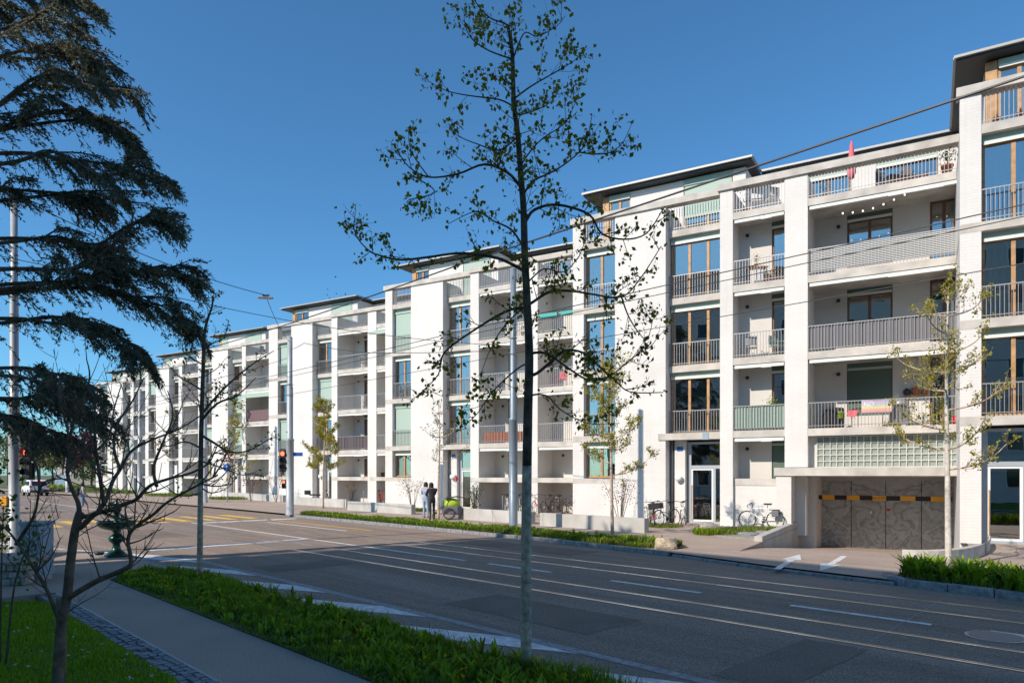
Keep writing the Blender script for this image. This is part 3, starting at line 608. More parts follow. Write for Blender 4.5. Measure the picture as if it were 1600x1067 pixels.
# ---- garage front of house 1
H1, D1 = HH[1]; (g0, g1) = D1['bays'][1]; Y = -.4; pl = D1['bays'][0][1]
box('garage_lintel', 'concrete', H1, pl-.32, 15.25, Y-.42, Y+.7, 2.05, 2.36)
box('pier', 'white_brick', H1, pl-.26, pl+.30, Y-.36, Y+.5, -.02, 2.05); box('pier', 'plaster', H1, pl+.02, g0-.14, Y+.55, Y+1.2, -.3, 2.05); box('pier', 'plaster', H1, pl+.2, g0+.08, Y+1.3, 3.1, -1.0, 2.05)
box('garage_ceiling', 'concrete_wall', H1, g0-.3, 15.2, Y+.7, 3.2, 2.0, 2.3); box('garage_header', 'concrete_wall', H1, g0-.2, 15.2, 2.87, 3.2, 1.84, 2.0)
gx0, gx1 = g0+.06, 15.2; n = 4; ws = [0, .235, .49, .745, 1.0]
for k in range(4):
    a = gx0+(gx1-gx0)*ws[k]+.012; b = gx0+(gx1-gx0)*ws[k+1]-.012; o = MB().box(a-(gx0+gx1)/2, b-(gx0+gx1)/2, 2.95, 3.01, -.93, 1.84).build('garage_door_panel', 'garage_metal', H1, loc=((gx0+gx1)/2, 0, 0))
    for z in (-.4, .7, 1.5):
        if k in (1, 3): MB().tube([(a-(gx0+gx1)/2-.02, 2.94, z-.07), (a-(gx0+gx1)/2-.02, 2.94, z+.07)], .02, 6).build('hinge', 'metal_dark', o)
    if k == 1: MB().box(b-(gx0+gx1)/2-.55, b-(gx0+gx1)/2-.49, 2.94, 2.95, .50, .59).build('key_switch', 'white', o)
    if k == 2: q = MB().box(a-(gx0+gx1)/2+.02, a-(gx0+gx1)/2+.16, 2.935, 2.95, .62, .71).build('warning_plate', 'red', o); 
box('garage_shadow_gap', 'black', H1, gx0, gx1, 3.03, 3.07, -.93, 1.98)
bar = thing('height_bar', 'black and orange striped height limit bar hanging before the garage door', 'height bar', l1(0, 0), HROT)
bx0, bx1, by, bz = gx0+.06, 14.95, 1.75, 1.17; segs = [(.0, .03, 0), (.03, .128, 1), (.128, .225, 0), (.225, .325, 1), (.325, .423, 0), (.423, .527, 1), (.527, .63, 0), (.63, .74, 1), (.74, .85, 0), (.85, .965, 1), (.965, 1, 0)]
for a, b, c in segs: box('bar_section', 'orange' if c else 'black', bar, bx0+(bx1-bx0)*a, bx0+(bx1-bx0)*b, by-(.012 if c else .01), by+.02, bz-.09, bz+.09)
text('max. 2.10 m', .11, 'black', bar, (bx0+(bx1-bx0)*.475, by-.015, bz))
for x in (bx0+.3, bx1-.3): MB().tube([(x, by, bz+.09), (x, by, 2.05)], .008, 5).build('chain', 'metal', bar)
# glass-block window: every block its own piece
gb = box('glass_block_window', 'plaster', H1, g0+.0, 15.2, Y+.44, Y+.5, 2.37, FZ[0]-TH)
bm = MB(); cell = .232; nx = int((15.15-g0-.28)/cell); nz = 5
mesh_blk = None
for ix in range(nx):
    for iz in range(nz):
        x = g0+.30+ix*cell; z = 2.40+iz*cell
        if mesh_blk is None:
            q = MB(); q.box(0, .2, 0, .06, 0, .2); o = q.build('glass_block', 'glass_block', gb, loc=(x, Y+.385, z), bevel=.02); mesh_blk = o
        else:
            o = mesh_blk.copy(); COL.objects.link(o); o.location = (x, Y+.385, z)
fr = MB()
for ix in range(nx+1): fr.box(g0+.284+ix*cell-.016, g0+.284+ix*cell+.016, Y+.37, Y+.44, 2.37, 2.37+nz*cell+.03)
for iz in range(nz+1): fr.box(g0+.27, g0+.3+nx*cell, Y+.375, Y+.435, 2.384+iz*cell-.016, 2.384+iz*cell+.016)
fr.build('block_joints', 'awning', gb)
box('entrance_sign', 'cabinet', H1, 6.05, 6.30, -.075, -.052, 3.56, 3.84)
# ================================================================ TREES
def curve(pts, n=4):
    """Catmull-Rom through the points"""
    P = [Vector(p) for p in pts]; out = []
    for i in range(len(P)-1):
        a, b, c, d = P[max(i-1, 0)], P[i], P[i+1], P[min(i+2, len(P)-1)]
        for k in range(n):
            t = k/n; out.append(.5*((2*b)+(c-a)*t+(2*a-5*b+4*c-d)*t*t+(3*b-a-3*c+d)*t*t*t))
    out.append(P[-1]); return out
def taper(n, r0, r1, p=1.0): return [r0+(r1-r0)*(i/(n-1))**p for i in range(n)]
def twigs(m, pts, rng, dens, length, r, leafP, depth=1, up=.35, leaf_n=3, start=.15, spread=.12, bush=1.0):
    """side shoots along a limb, collecting leaf points"""
    n = len(pts); L = sum((pts[i+1]-pts[i]).length for i in range(n-1)); k = max(1, int(L*dens))
    for j in range(k):
        q = start+(1-start)*rng.random(); i = min(n-2, int(q*(n-1))); p = pts[i].lerp(pts[i+1], q*(n-1)-i); d = (pts[i+1]-pts[i]).normalized()
        a = Vector((rng.gauss(0, 1), rng.gauss(0, 1), rng.gauss(0, .8)+up)); a = (a-d*a.dot(d)*.4).normalized()
        l = length*rng.uniform(.4, 1.2)*(1.1-.5*q); b = (a*.8+d*.6).normalized()
        P = [p, p+b*l*.35, p+b*l*.65+Vector((0, 0, up*l*.12)), p+b*l+Vector((0, 0, up*l*.4))]; P = curve(P, 2)
        m.tube(P, taper(len(P), r, r*.45), 4)
        if depth > 0: twigs(m, P, rng, dens*1.6, length*.5, r*.6, leafP, depth-1, up, leaf_n, .2, spread, bush)
        for _ in range(leaf_n):
            x = rng.random()**.6*(len(P)-1); i2 = min(len(P)-2, int(x)); c = P[i2].lerp(P[i2+1], x-i2); leafP.append(c+Vector((rng.gauss(0, spread*.3), rng.gauss(0, spread*.3), rng.gauss(0, spread*.3))))
    for _ in range(leaf_n): leafP.append(pts[-1]+Vector((rng.gauss(0, spread*.3),)*3))
def tree_traced(name, label, cat, base, Z0, trunk, tr, limbs, seed, leafname, leafsize, dens, tl, leaf_n, barks, split_z, group=None, limb_r=.02, depthamp=.5, up=.3):
    rng = random.Random(seed); T = thing(name, label, cat, base, 0, group); b = Vector(base)
    def W(x, y, dz=0): return Vector(at(x, y, Z0+dz))-b
    tp = curve([W(*p) for p in trunk], 4); n = len(tp); rad = taper(n, tr[0], tr[1], .9)
    cut = next((i for i, p in enumerate(tp) if p.z > split_z), n-1)
    tk = MB().tube(tp[:cut+1], rad[:cut+1], 10).build('trunk', barks[0], T, True)
    if cut < n-1: MB().tube(tp[cut:], rad[cut:], 10).build('upper_trunk', barks[1], tk, True)
    m = MB(); lp = []
    def trunk_x(y):
        for (xa, ya), (xb, yb) in zip(trunk, trunk[1:]):
            if yb <= y <= ya: return xa+(xb-xa)*(ya-y)/max(1e-6, ya-yb)
    for j, L in enumerate(limbs):
        tx = trunk_x(L[0][1]+4)
        if tx is not None and 1 < abs(tx-L[0][0]) < 26: L = [(tx, L[0][1]+4)]+list(L)   # root the limb in the trunk
        amp = rng.choice((-1, 1))*rng.uniform(.3, 1)*depthamp; x0 = L[0][0]; pts = []
        for x, y in L:
            q = math.hypot(x-L[0][0], y-L[0][1]); pts.append(W(x, y, amp*q*Z0/F))
        c = curve(pts, 4); l = sum((c[i+1]-c[i]).length for i in range(len(c)-1)); r = limb_r*min(1.2, max(.45, l/1.4))
        m.tube(c, taper(len(c), r, r*.25), 6); twigs(m, c, rng, dens, tl, r*.28, lp, 1, up, leaf_n)
    twigs(m, tp[cut:], rng, dens*.7, tl*1.1, limb_r*.3, lp, 1, up, leaf_n)
    m.build('limbs', barks[1], T, True)
    if leaf_n: leaves('crown', lp, leafsize, leafname, T, .75, .8, np.random.RandomState(seed))
    return T, lp
g1 = gp(822, 1045)
tree_traced('lime_tree', 'tall young tree with pale lower trunk in the near grass strip, centre of the picture', 'tree', g1, g1[1],
  [(822,1047),(822,900),(823,760),(825,640),(827,560),(824,480),(820,400),(818,326),(814,277),(809,210),(803,161),(801,94),(798,64),(793,40)], (.064, .016),
  [[(798,66),(793,40),(765,28),(742,2),(735,-20)], [(801,95),(810,70),(821,51),(840,57),(870,41),(883,25)], [(801,93),(765,80),(738,62),(727,40),(725,18)], [(802,167),(780,156),(735,150),(700,143),(678,132)],
   [(803,155),(830,135),(870,112),(890,100),(912,85)], [(813,292),(793,270),(757,257),(715,272),(670,277),(640,262),(622,238)], [(670,277),(650,250),(640,228),(638,203)], [(645,275),(680,300),(640,312),(637,320)],
   [(820,300),(835,282),(870,265),(905,238),(918,215),(925,180)], [(905,238),(930,241),(955,238),(975,220),(989,188)], [(822,345),(835,328),(870,320),(920,335),(940,365),(975,374),(1010,365),(1034,330)],
   [(818,423),(785,406),(750,398),(714,396),(667,402),(624,406),(590,398),(577,392),(560,374),(551,350)], [(831,473),(860,456),(895,455),(927,460),(971,464),(1000,436),(1033,385)], [(971,464),(985,500),(1010,530),(1022,490)],
   [(815,481),(790,487),(745,513),(694,551),(685,585),(659,612)], [(814,484),(783,516),(764,551),(751,585)], [(836,551),(857,554),(895,580),(920,593),(952,588),(990,558),(1020,540)],
   [(839,583),(860,566),(882,548),(911,551),(933,570),(959,592),(984,612),(1036,613)], [(839,616),(857,620),(876,640),(914,660),(959,663)], [(818,570),(793,589),(767,615),(745,647),(722,668)],
   [(808,215),(780,235),(745,225),(720,215),(705,205)], [(812,262),(830,235),(850,215),(880,195),(895,170),(900,155)], [(805,180),(830,175),(860,160),(880,130)], [(826,440),(850,420),(880,425),(905,400),(915,370)], [(822,395),(800,360),(770,345),(745,330),(700,350)]],
  5, 'leaf_lime', .056, 9.0, .34, 3, ('bark_pale', 'bark'), 2.1, limb_r=.0165)
g2 = gp(312, 905)
tree_traced('lime_tree', 'slim young tree at the far tip of the near grass strip, left of centre', 'tree', g2, g2[1],
  [(312,907),(313,800),(314,700),(316,620),(318,560),(319,525),(324,500),(331,480),(333,462)], (.06, .014),
  [[(317,645),(345,612),(380,580),(405,562),(428,548)], [(316,655),(340,630),(370,618),(400,590)], [(315,680),(335,692),(360,706),(390,703),(425,683)], [(313,700),(290,690),(262,697),(240,690)], [(316,610),(300,600),(280,588),(262,570)], [(318,570),(300,560),(285,545),(290,520)],
   [(318,545),(335,535),(350,528),(358,500)], [(319,525),(308,510),(305,490)], [(313,760),(330,770),(355,762),(370,745)], [(312,770),(290,775),(262,765),(245,750)], [(316,590),(340,575),(352,560)], [(313,720),(345,730),(380,742),(402,735)]],
  9, 'leaf_lime', .058, 6, .4, 2, ('bark_pale', 'bark'), 1.9, limb_r=.024)
gb_ = (at(88, 1075, 6.5)[0], 6.5, 0.0)
PT, _lp = tree_traced('plum_tree', 'bare dark many-branched tree on the lawn, lower left', 'tree', gb_, 6.5,
  [(88,1096),(90,1060),(93,1010),(97,965),(105,930),(110,880),(117,830),(125,800)], (.052, .036),
  [[(95,975),(85,950),(70,915),(45,875),(25,845),(8,825),(-20,810)], [(25,850),(42,825),(55,800),(62,765),(75,750),(105,748)], [(124,802),(122,785),(113,765),(105,738),(108,700),(105,668),(97,640),(90,600)], [(105,738),(118,720),(140,707),(158,698),(172,675),(178,640),(190,600)],
   [(128,822),(148,803),(170,797),(195,787),(213,780),(234,759),(263,748),(300,738),(330,722)], [(148,803),(166,780),(176,752),(188,733),(205,705),(235,688),(280,670),(315,648)], [(188,733),(178,700),(185,660),(205,630),(225,590)], [(108,933),(150,908),(200,886),(204,870),(200,845),(208,826),(240,803),(262,784),(305,760),(340,742)],
   [(208,826),(235,815),(270,800),(282,790)], [(163,790),(156,745),(150,700),(148,650),(152,610)], [(108,690),(115,660),(128,630),(140,590),(135,560)], [(245,760),(240,730),(255,690),(270,650),(262,610)], [(178,740),(160,735),(145,720),(120,700)], [(60,890),(80,870),(95,840)], [(100,960),(130,940),(150,930)], [(62,765),(58,730),(45,700),(50,660)]],
  21, 'leaf_lime', .05, 7.0, .5, 0, ('bark_brown', 'bark_brown'), 9.0, limb_r=.024, depthamp=.6, up=.5)
sp = at(95, 932, 6.9); o = MB().lathe([(.045, 0), (.048, .55), (.044, 1.0), (.03, 1.02)], 12).build('tree_stake', 'wood_grey', None, True, (sp[0], sp[1], 0)); o.scale = (1, 1, sp[2]/1.02)
tag(o, 'short round wooden stake behind the bare tree on the lawn', 'stake')
# ---- cedar: limbs with hanging sprays of needle tufts
def cedar():
    Zc = 14.5; b = (at(-250, 900, Zc)[0], Zc, 0.0); T = thing('cedar_tree', 'large dark cedar with drooping branches at the upper left', 'tree', b); B = Vector(b); rng = random.Random(3)
    MB().tube(curve([(0, 0, 0), (.1, .1, 4), (0, .2, 9), (.1, .1, 14.5), (.1, 0, 17)], 4), taper(17, .42, .06), 12).build('trunk', 'bark', T, True)
    L = [[(-250,160),(-90,80),(20,40),(90,10),(130,2)], [(-250,200),(-60,110),(60,75),(120,85),(165,100)], [(-250,270),(-60,200),(60,130),(150,130),(222,142)], [(-250,300),(-60,220),(90,190),(160,195),(210,226)], [(-250,260),(0,240),(80,245),(160,256),(220,270),(268,290)],
         [(-250,340),(-40,300),(70,300),(150,310),(232,318)], [(-250,430),(0,420),(110,420),(160,380),(215,345),(280,333)], [(-250,400),(0,380),(90,370),(140,390),(190,400)], [(-250,470),(0,445),(100,440),(180,425),(250,425),(306,436)], [(-250,480),(20,455),(120,450),(200,465),(260,490),(302,520)],
         [(-250,520),(0,505),(80,495),(150,505),(195,530),(225,560)], [(-250,590),(0,575),(60,578),(100,590),(125,612)], [(-250,630),(0,622),(60,630),(105,640),(150,655)], [(-250,640),(-20,650),(50,670),(80,690)], [(-250,90),(-100,20),(0,-20),(60,-40)], [(-250,0),(-120,-60),(-20,-90),(40,-80)]]
    m = MB(); pos = []; dirs = []
    for j, l in enumerate(L):
        for copy in range(2):
          if True:
            amp = rng.uniform(-2.6, 2.6) if copy else rng.uniform(-.5, .5); pts = [Vector(at(x, y+(rng.uniform(-20, 20) if copy else 0), Zc+amp*(i/(len(l)-1))))-B for i, (x, y) in enumerate(l)]
            c = curve(pts, 6); n = len(c); m.tube(c, taper(n, .05, .008), 6); subs = [(c, 66)]
            for k in range(5):                                    # side limbs leave the main limb in flat fans
                q = rng.uniform(.3, .9); i = min(n-2, int(q*(n-1))); p = c[i]; d = (c[i+1]-c[i]).normalized(); sv = Vector((-d.y, d.x, 0)).normalized()*(-1)**k; ln = rng.uniform(.9, 2.0)*(1.25-q)
                e = (d*.85+sv*rng.uniform(.25, .7)+Vector((0, 0, rng.uniform(-.25, .25)))).normalized(); cc = curve([p, p+e*ln*.5+Vector((0, 0, .05)), p+e*ln+Vector((0, 0, -.18*ln))], 6); m.tube(cc, taper(len(cc), .022, .005), 5); subs.append((cc, 30))
          for c, cnt in subs:
            n = len(c)
            for k in range(cnt):                                  # secondary shoots, drooping
                q = .12+.88*rng.random()**.8; i = min(n-2, int(q*(n-1))); p = c[i].lerp(c[i+1], q*(n-1)-i); d = (c[i+1]-c[i]).normalized(); side = Vector((-d.y, d.x, 0)).normalized()*rng.choice((-1, 1))
                ln = rng.uniform(.2, .85)*(1.15-q*.75); a = (d*rng.uniform(.5, 1.1)+side*rng.uniform(.0, .6)+Vector((0, 0, rng.uniform(-.85, .05)))).normalized()
                e = [p, p+a*ln*.5+Vector((0, 0, .02*ln)), p+a*ln+Vector((0, 0, -.22*ln))]; m.tube(e, [.006, .004, .002], 3)
                for s_ in range(int(ln/.02)):
                    f = rng.random(); w_ = e[0].lerp(e[1], f*2) if f < .5 else e[1].lerp(e[2], f*2-1); pos.append(w_); dirs.append((a+Vector((rng.gauss(0, .6), rng.gauss(0, .6), rng.gauss(0, .45)-.1))).normalized())
            for k in range(14): 
                q = .3+.7*rng.random(); i = min(n-2, int(q*(n-1))); pos.append(c[i].lerp(c[i+1], q*(n-1)-i)); dirs.append(((c[i+1]-c[i]).normalized()+Vector((rng.gauss(0, .5), rng.gauss(0, .5), rng.gauss(0, .5)))).normalized())
    m.build('limbs', 'bark', T)
    P = np.array([tuple(p) for p in pos]); D = np.array([tuple(p) for p in dirs]); n = len(P); rs = np.random.RandomState(4)
    e = np.cross(D, rs.normal(size=(n, 3))); e /= np.linalg.norm(e, axis=1)[:, None]; s = rs.uniform(.06, .13, n)[:, None]; w_ = rs.uniform(.008, .018, n)[:, None]
    V = np.stack([P-e*w_*.3, P+D*s*.5-e*w_, P+D*s, P+D*s*.5+e*w_], 1).reshape(-1, 3); i = np.arange(n)[:, None]*4
    rawmesh('crown', V, i+np.array([[0, 1, 2, 3]]), 'leaf_cedar', T)
cedar()
def young_tree(name, label, base, h, seed, leafname, leafsize, bark, n_limb=14, first=.4, spread=.28, leaf_n=4, tl=.45, r=.05, cat='tree', group=None, dens=5, up=.6, lean=0):
    rng = random.Random(seed); T = thing(name, label, cat, base, 0, group)
    tp = curve([(0, 0, 0), (rng.uniform(-.05, .05), rng.uniform(-.05, .05), h*.35), (rng.uniform(-.1, .1)+lean*.5, rng.uniform(-.1, .1), h*.7), (lean, 0, h)], 5); n = len(tp)
    MB().tube(tp, taper(n, r, r*.15), 8).build('trunk', bark, T, True); m = MB(); lp = []
    for k in range(n_limb):
        q = first+(1-first)*(k+.5)/n_limb; i = min(n-2, int(q*(n-1))); p = tp[i]; a = k*2.4+rng.uniform(-.4, .4); l = h*spread*(1.15-.75*(q-first)/(1-first))*rng.uniform(.7, 1.15)
        d = Vector((math.cos(a), math.sin(a), 0)); c = curve([p, p+d*l*.4+Vector((0, 0, l*.12*up)), p+d*l*.75+Vector((0, 0, l*.4*up)), p+d*l+Vector((0, 0, l*.85*up))], 3)
        m.tube(c, taper(len(c), r*.32, r*.08), 5); twigs(m, c, rng, dens, tl, r*.1, lp, 1, up, leaf_n)
    twigs(m, tp[n//2:], rng, dens, tl, r*.1, lp, 1, up, leaf_n); m.build('limbs', 'bark_pale' if bark == 'bark_white' else bark, T, True); leaves('crown', lp, leafsize, leafname, T, .7, .6, np.random.RandomState(seed)); return T
young_tree('street_tree', 'young street tree with white trunk before the garage door', gp(1482, 886), 6.3, 31, 'leaf_spring', .058, 'bark_white', 17, .36, .22, 4, .42, .075, dens=8)
young_tree('street_tree', 'young street tree before the wide blank white wall, right of the centre pole', gp(957, 838), 5.9, 32, 'leaf_spring', .065, 'bark_pale', 15, .36, .2, 6, .45, .065, dens=9)
young_tree('street_tree', 'thin young street tree beside the two standing people', gp(685, 813), 5.4, 33, 'leaf_shrub', .06, 'bark_pale', 11, .45, .18, 3, .4, .065, dens=6)
young_tree('street_tree', 'yellow-green young street tree beside the parked moped', gp(505, 794), 6.6, 34, 'leaf_spring', .08, 'bark_pale', 15, .32, .19, 7, .5, .07, dens=9)
young_tree('street_tree', 'young street tree behind the round blue sign', gp(366, 778), 8.6, 35, 'leaf_spring', .11, 'bark_pale', 15, .30, .18, 6, .5, .09)
young_tree('street_tree', 'young street tree at the far left houses', gp(268, 771), 9.0, 36, 'leaf_far', .13, 'bark_pale', 13, .32, .17, 5, .5, .1)
young_tree('street_tree', 'young street tree before the last house of the row', gp(183, 768), 8.0, 37, 'leaf_far', .13, 'bark_pale', 12, .35, .16, 4, .5, .1)
def shrub(name, label, base, h, w_, seed, leafname, size, n=900, stems=8, group=None, cat='shrub', solid=.5, flat=1.0):
    rng = random.Random(seed); rs = np.random.RandomState(seed); T = thing(name, label, cat, base, 0, group); m = MB(); P = []
    for k in range(stems):
        a = rng.uniform(0, 6.28); r_ = w_*.5*math.sqrt(rng.random()); c = curve([(0+.06*math.cos(a), .06*math.sin(a), 0), (r_*.5*math.cos(a), r_*.5*math.sin(a), h*.5), (r_*math.cos(a), r_*math.sin(a), h*rng.uniform(.7, 1))], 4)
        m.tube(c, taper(len(c), .016, .005), 4)
        for s_ in range(int(n/stems)):
            q = rng.uniform(1-solid, 1); i = min(len(c)-2, int(q*(len(c)-1))); p = c[i].lerp(c[i+1], q*(len(c)-1)-i); P.append((p.x+rng.gauss(0, w_*.13), p.y+rng.gauss(0, w_*.13), max(.03, p.z+rng.gauss(0, h*.07))))
    m.build('stems', 'bark', T); leaves('foliage', P, size, leafname, T, .7, .2, rs); return T
pu = lambda x, y, up_=0: gp(x, y)
shrub('flowering_shrub', 'reddish sparse shrub against the white wall behind the concrete planter', l1(3.0, -1.6), 2.0, 1.7, 41, 'leaf_purple', .06, 420, 9, solid=.55)
shrub('shrub', 'small leafy green shrub between the reddish shrub and the leaning bicycles', l1(4.25, -1.5), 1.0, .8, 42, 'leaf_shrub', .05, 420, 8, solid=.8)
shrub('flowering_shrub', 'low sparse shrub at the left corner of the garage house', l1(.2, -1.5), 1.15, 1.2, 43, 'leaf_purple', .06, 160, 7)
def l_(i, x, y, z=0.0): return fc(U0[i]+x, HV[i]+y, z)
shrub('flowering_shrub', 'sparse tall shrub on the white wall left of the two people', l_(2, 3.0, -1.0), 2.1, 1.7, 44, 'leaf_shrub', .075, 300, 9)
shrub('evergreen_shrub', 'dense clipped green bush beside the bicycle trailer', l_(2, 7.4, -.9), 1.55, 1.0, 45, 'leaf_shrub', .06, 1500, 16, solid=.95)
shrub('flowering_shrub', 'sparse shrub left of the traffic-light pole', l_(3, -.6, -1.2), 2.2, 1.3, 46, 'leaf_purple', .08, 220, 8)
shrub('flowering_shrub', 'sparse shrub right of the traffic-light pole', l_(3, 2.6, -1.5), 2.3, 1.6, 47, 'leaf_purple', .08, 240, 8)
shrub('brown_shrub', 'brownish thin shrub in the bicycle recess beside the young tree', l_(3, 9.3, -.5), 1.5, 1.2, 48, 'leaf_far', .05, 220, 10)
shrub('flowering_shrub', 'sparse shrub before the white wall, far beyond the round blue sign', l_(4, 3.2, -1.0), 2.2, 2.0, 49, 'leaf_purple', .09, 260, 9)
shrub('evergreen_shrub', 'glossy green leafy shrub at the left edge below the cedar', (at(-25, 800, 6.2)[0], 6.2, 0), 2.75, .75, 50, 'leaf_dark', .06, 900, 4, solid=.38)
shrub('evergreen_shrub', 'bright green sprig of leaves at the left edge behind the grey cabinet', (at(-2, 800, 7.6)[0], 7.6, 0), 1.85, .6, 55, 'leaf_dark', .06, 260, 3, solid=.25)
# background beyond the road on the left
bgd = [(62, 118, 9.0, 'leaf_far'), (82, 125, 8.4, 'leaf_far'), (98, 112, 8.2, 'leaf_far'), (35, 120, 9.5, 'leaf_far'), (12, 130, 10, 'leaf_far'), (-25, 120, 11, 'leaf_far')]
def crown_tree(name, label, base, h, r, seed, leafname, size, n, trunk=.16, group=None):
    rng = random.Random(seed); rs = np.random.RandomState(seed); T = thing(name, label, 'tree', base, 0, group); m = MB(); m.tube([(0, 0, 0), (0, 0, h*.45), (.1, 0, h*.9)], [trunk, trunk*.7, trunk*.2], 7); P = []
    for k in range(26):
        a = rng.uniform(0, 6.28); q = rng.uniform(.2, 1); rr = r*math.sin(math.pi*min(.98, .18+q*.75))*rng.uniform(.45, 1); c = Vector((rr*math.cos(a), rr*math.sin(a), h*(.25+.7*q))); m.tube([(0, 0, c.z*.75), tuple(c)], [trunk*.25, .02], 4)
        P.append(rs.normal(size=(n//26, 3))*np.array([r*.2, r*.2, h*.06])+np.array(tuple(c)))
    m.build('trunk', 'bark', T); P = np.concatenate(P); P[:, 2] = np.maximum(P[:, 2], .3); leaves('crown', P, size, leafname, T, .8, .1, rs); return T
for k, (x, Z, h, lm) in enumerate(bgd): crown_tree('distant_tree', ['yellowish tree far down the road beyond the parked car', 'pale yellow tree just right of the distant car', 'small yellowish tree left of the dark red tree', 'yellowish tree behind the left traffic light', 'tall pale tree at the far left behind the pole', 'pale tree beyond the left edge'][k], (at(x, 741, Z)[0], Z, 0), h, 3.4, 60+k, lm, .42, 1300)
crown_tree('red_tree', 'dark red-leaved tree at the left end of the white houses', (at(130, 741, 102)[0], 102, 0), 8.2, 3.2, 70, 'leaf_red', .4, 1700)
crown_tree('pine_tree', 'green pine rising behind the house roofs left of centre', fc(U0[4]+1.5, HV[4]+16), 21.5, 3.4, 71, 'leaf_pine', .35, 3200)
crown_tree('distant_tree', 'green rounded bush beside the last house', (at(143, 741, 96)[0], 96, 0), 4.0, 1.6, 72, 'leaf_shrub', .3, 900)
# ================================================================ GRASS
def verge_pts(n, s0, s1, t0f, t1f, z, R):
    s = R.uniform(s0, s1, n); u = R.uniform(0, 1, n); P = np.zeros((n, 3))
    a = np.array([t0f(x) for x in s]); b = np.array([t1f(x) for x in s]); d = np.minimum(s-s0, s1-s); e = np.sqrt(np.clip(1-(1-np.clip(d/1.2, 0, 1))**2, .05, 1)); c = (a+b)/2; t = c+(a-c+(b-a)*u)*e
    P[:, 0] = RX*s+TX*t; P[:, 1] = RY*s+TY*t; P[:, 2] = z; return P, s, t
R1 = np.random.RandomState(1)
def patch(s, t, f=1.0): return .5+.5*np.sin(s*2.1*f+1.7*np.sin(t*3.1*f))*np.cos(t*2.7*f+s*.9*f)
P, s, t = verge_pts(52000, 1.5, 16.1, lambda s: 3.87, lambda s: 5.42, .01, R1); k = patch(s, t); edge = np.clip((t-3.8)*1.6, .35, 1); k2 = patch(s*.6+3, t*.8, .8); h = (.035+.15*k*k2+.05*k2)*edge*R1.uniform(.4, 1.5, len(s)); kind(blades('verge_grass', P, h, .011, 'grass', None, .8, R1), 'stuff')
def rosettes(name, n, s0, s1, t0f, t1f, matn, seed, hh=.16, ww=.045, per=9, z=.02):
    R = np.random.RandomState(seed); P, s, t = verge_pts(n, s0, s1, t0f, t1f, z, R); B = np.repeat(P, per, 0)+R.normal(size=(n*per, 3))*np.array([.03, .03, 0]); h = np.repeat(hh*R.uniform(.5, 1.35, n), per)*R.uniform(.7, 1.1, n*per)
    kind(blades(name, B, h, ww, matn, None, .95, R, .25), 'stuff')
rosettes('verge_weeds', 420, 1.5, 16.3, lambda s: 3.95, lambda s: 5.40, 'leaf_bright', 2, .14, .035); rosettes('verge_weeds', 170, 1.5, 16.0, lambda s: 4.4, lambda s: 5.45, 'grass', 3, .19, .045); rosettes('verge_low_leaves', 700, 1.5, 16.3, lambda s: 3.9, lambda s: 5.40, 'leaf_low', 14, .07, .03, 8); rosettes('verge_dry_stalks', 120, 1.5, 16.0, lambda s: 4.0, lambda s: 5.4, 'leaf_far', 4, .2, .008, 4)
R = np.random.RandomState(5); P, s, t = verge_pts(70, 4, 16.3, lambda s: 4.0, lambda s: 5.3, .2, R); P[:, 2] = R.uniform(.13, .22, 70)
Pf = np.repeat(P, 12, 0)+R.normal(size=(840, 3))*np.array([.012, .012, .004]); kind(leaves('dandelion_flowers', Pf, .024, 'flower', None, .5, -.2, R), 'stuff')
n = 150000; sL = R.uniform(4.5, 14.2, n); tL = R.uniform(-4, 2.44, n); tL = np.where(sL > 13.3, np.minimum(tL, 2.44-(sL-13.3)*1.0), tL); P = np.stack([RX*sL+TX*tL, RY*sL+TY*tL, 0*sL+.008], 1); vis = (P[:, 0] > -.78*P[:, 1]-.6); P = P[vis]
kk = patch(sL[vis], tL[vis], 1.4); kind(blades('lawn_grass', P, (.035+.035*kk)*R.uniform(.6, 1.3, len(P)), .007, 'lawn', None, .9, R), 'stuff')
P = P[R.choice(len(P), 60)]; P[:, 2] = .085; Pf = np.repeat(P, 8, 0)+R.normal(size=(480, 3))*np.array([.009, .009, .002]); kind(leaves('lawn_daisies', Pf, .018, 'daisy', None, .5, -.3, R), 'stuff')
P, s, t = verge_pts(36000, 11.2, 34.4, lambda s: kerb_t(s)+.2, lambda s: 18.45, .012, R); k = patch(s, t, .7); kind(blades('far_verge_grass', P, (.06+.14*k)*R.uniform(.5, 1.3, len(s)), .02, 'grass_sun', None, .7, R), 'stuff')
rosettes('far_verge_weeds', 500, 11.2, 34.2, lambda s: kerb_t(s)+.25, lambda s: 18.4, 'leaf_bright', 7, .17, .05)
rosettes('bed_weeds', 420, -3, 4.75, lambda s: kerb_t(s)+.25, lambda s: kerb_t(s)+1.6, 'leaf_bright', 8, .36, .075, 12); P, s, t = verge_pts(9000, -3, 4.85, lambda s: kerb_t(s)+.18, lambda s: kerb_t(s)+1.75, .02, R); kind(blades('bed_grass', P, .15*R.uniform(.5, 1.3, len(s)), .018, 'grass_sun', None, .7, R), 'stuff')
def patch_grass(name, c, rx, ry, n, h, m, seed, z=.01):
    R = np.random.RandomState(seed); a = R.uniform(0, 6.28, n); r_ = np.sqrt(R.uniform(0, 1, n)); c = np.array(c); D = np.array([UX, UY]); E = np.array([NX, NY]); XY = c[:2]+(r_*np.cos(a)*rx)[:, None]*D+(r_*np.sin(a)*ry)[:, None]*E
    kind(blades(name, np.column_stack([XY, np.full(n, z)]), h*R.uniform(.5, 1.3, n), .022, m, None, .8, R), 'stuff')
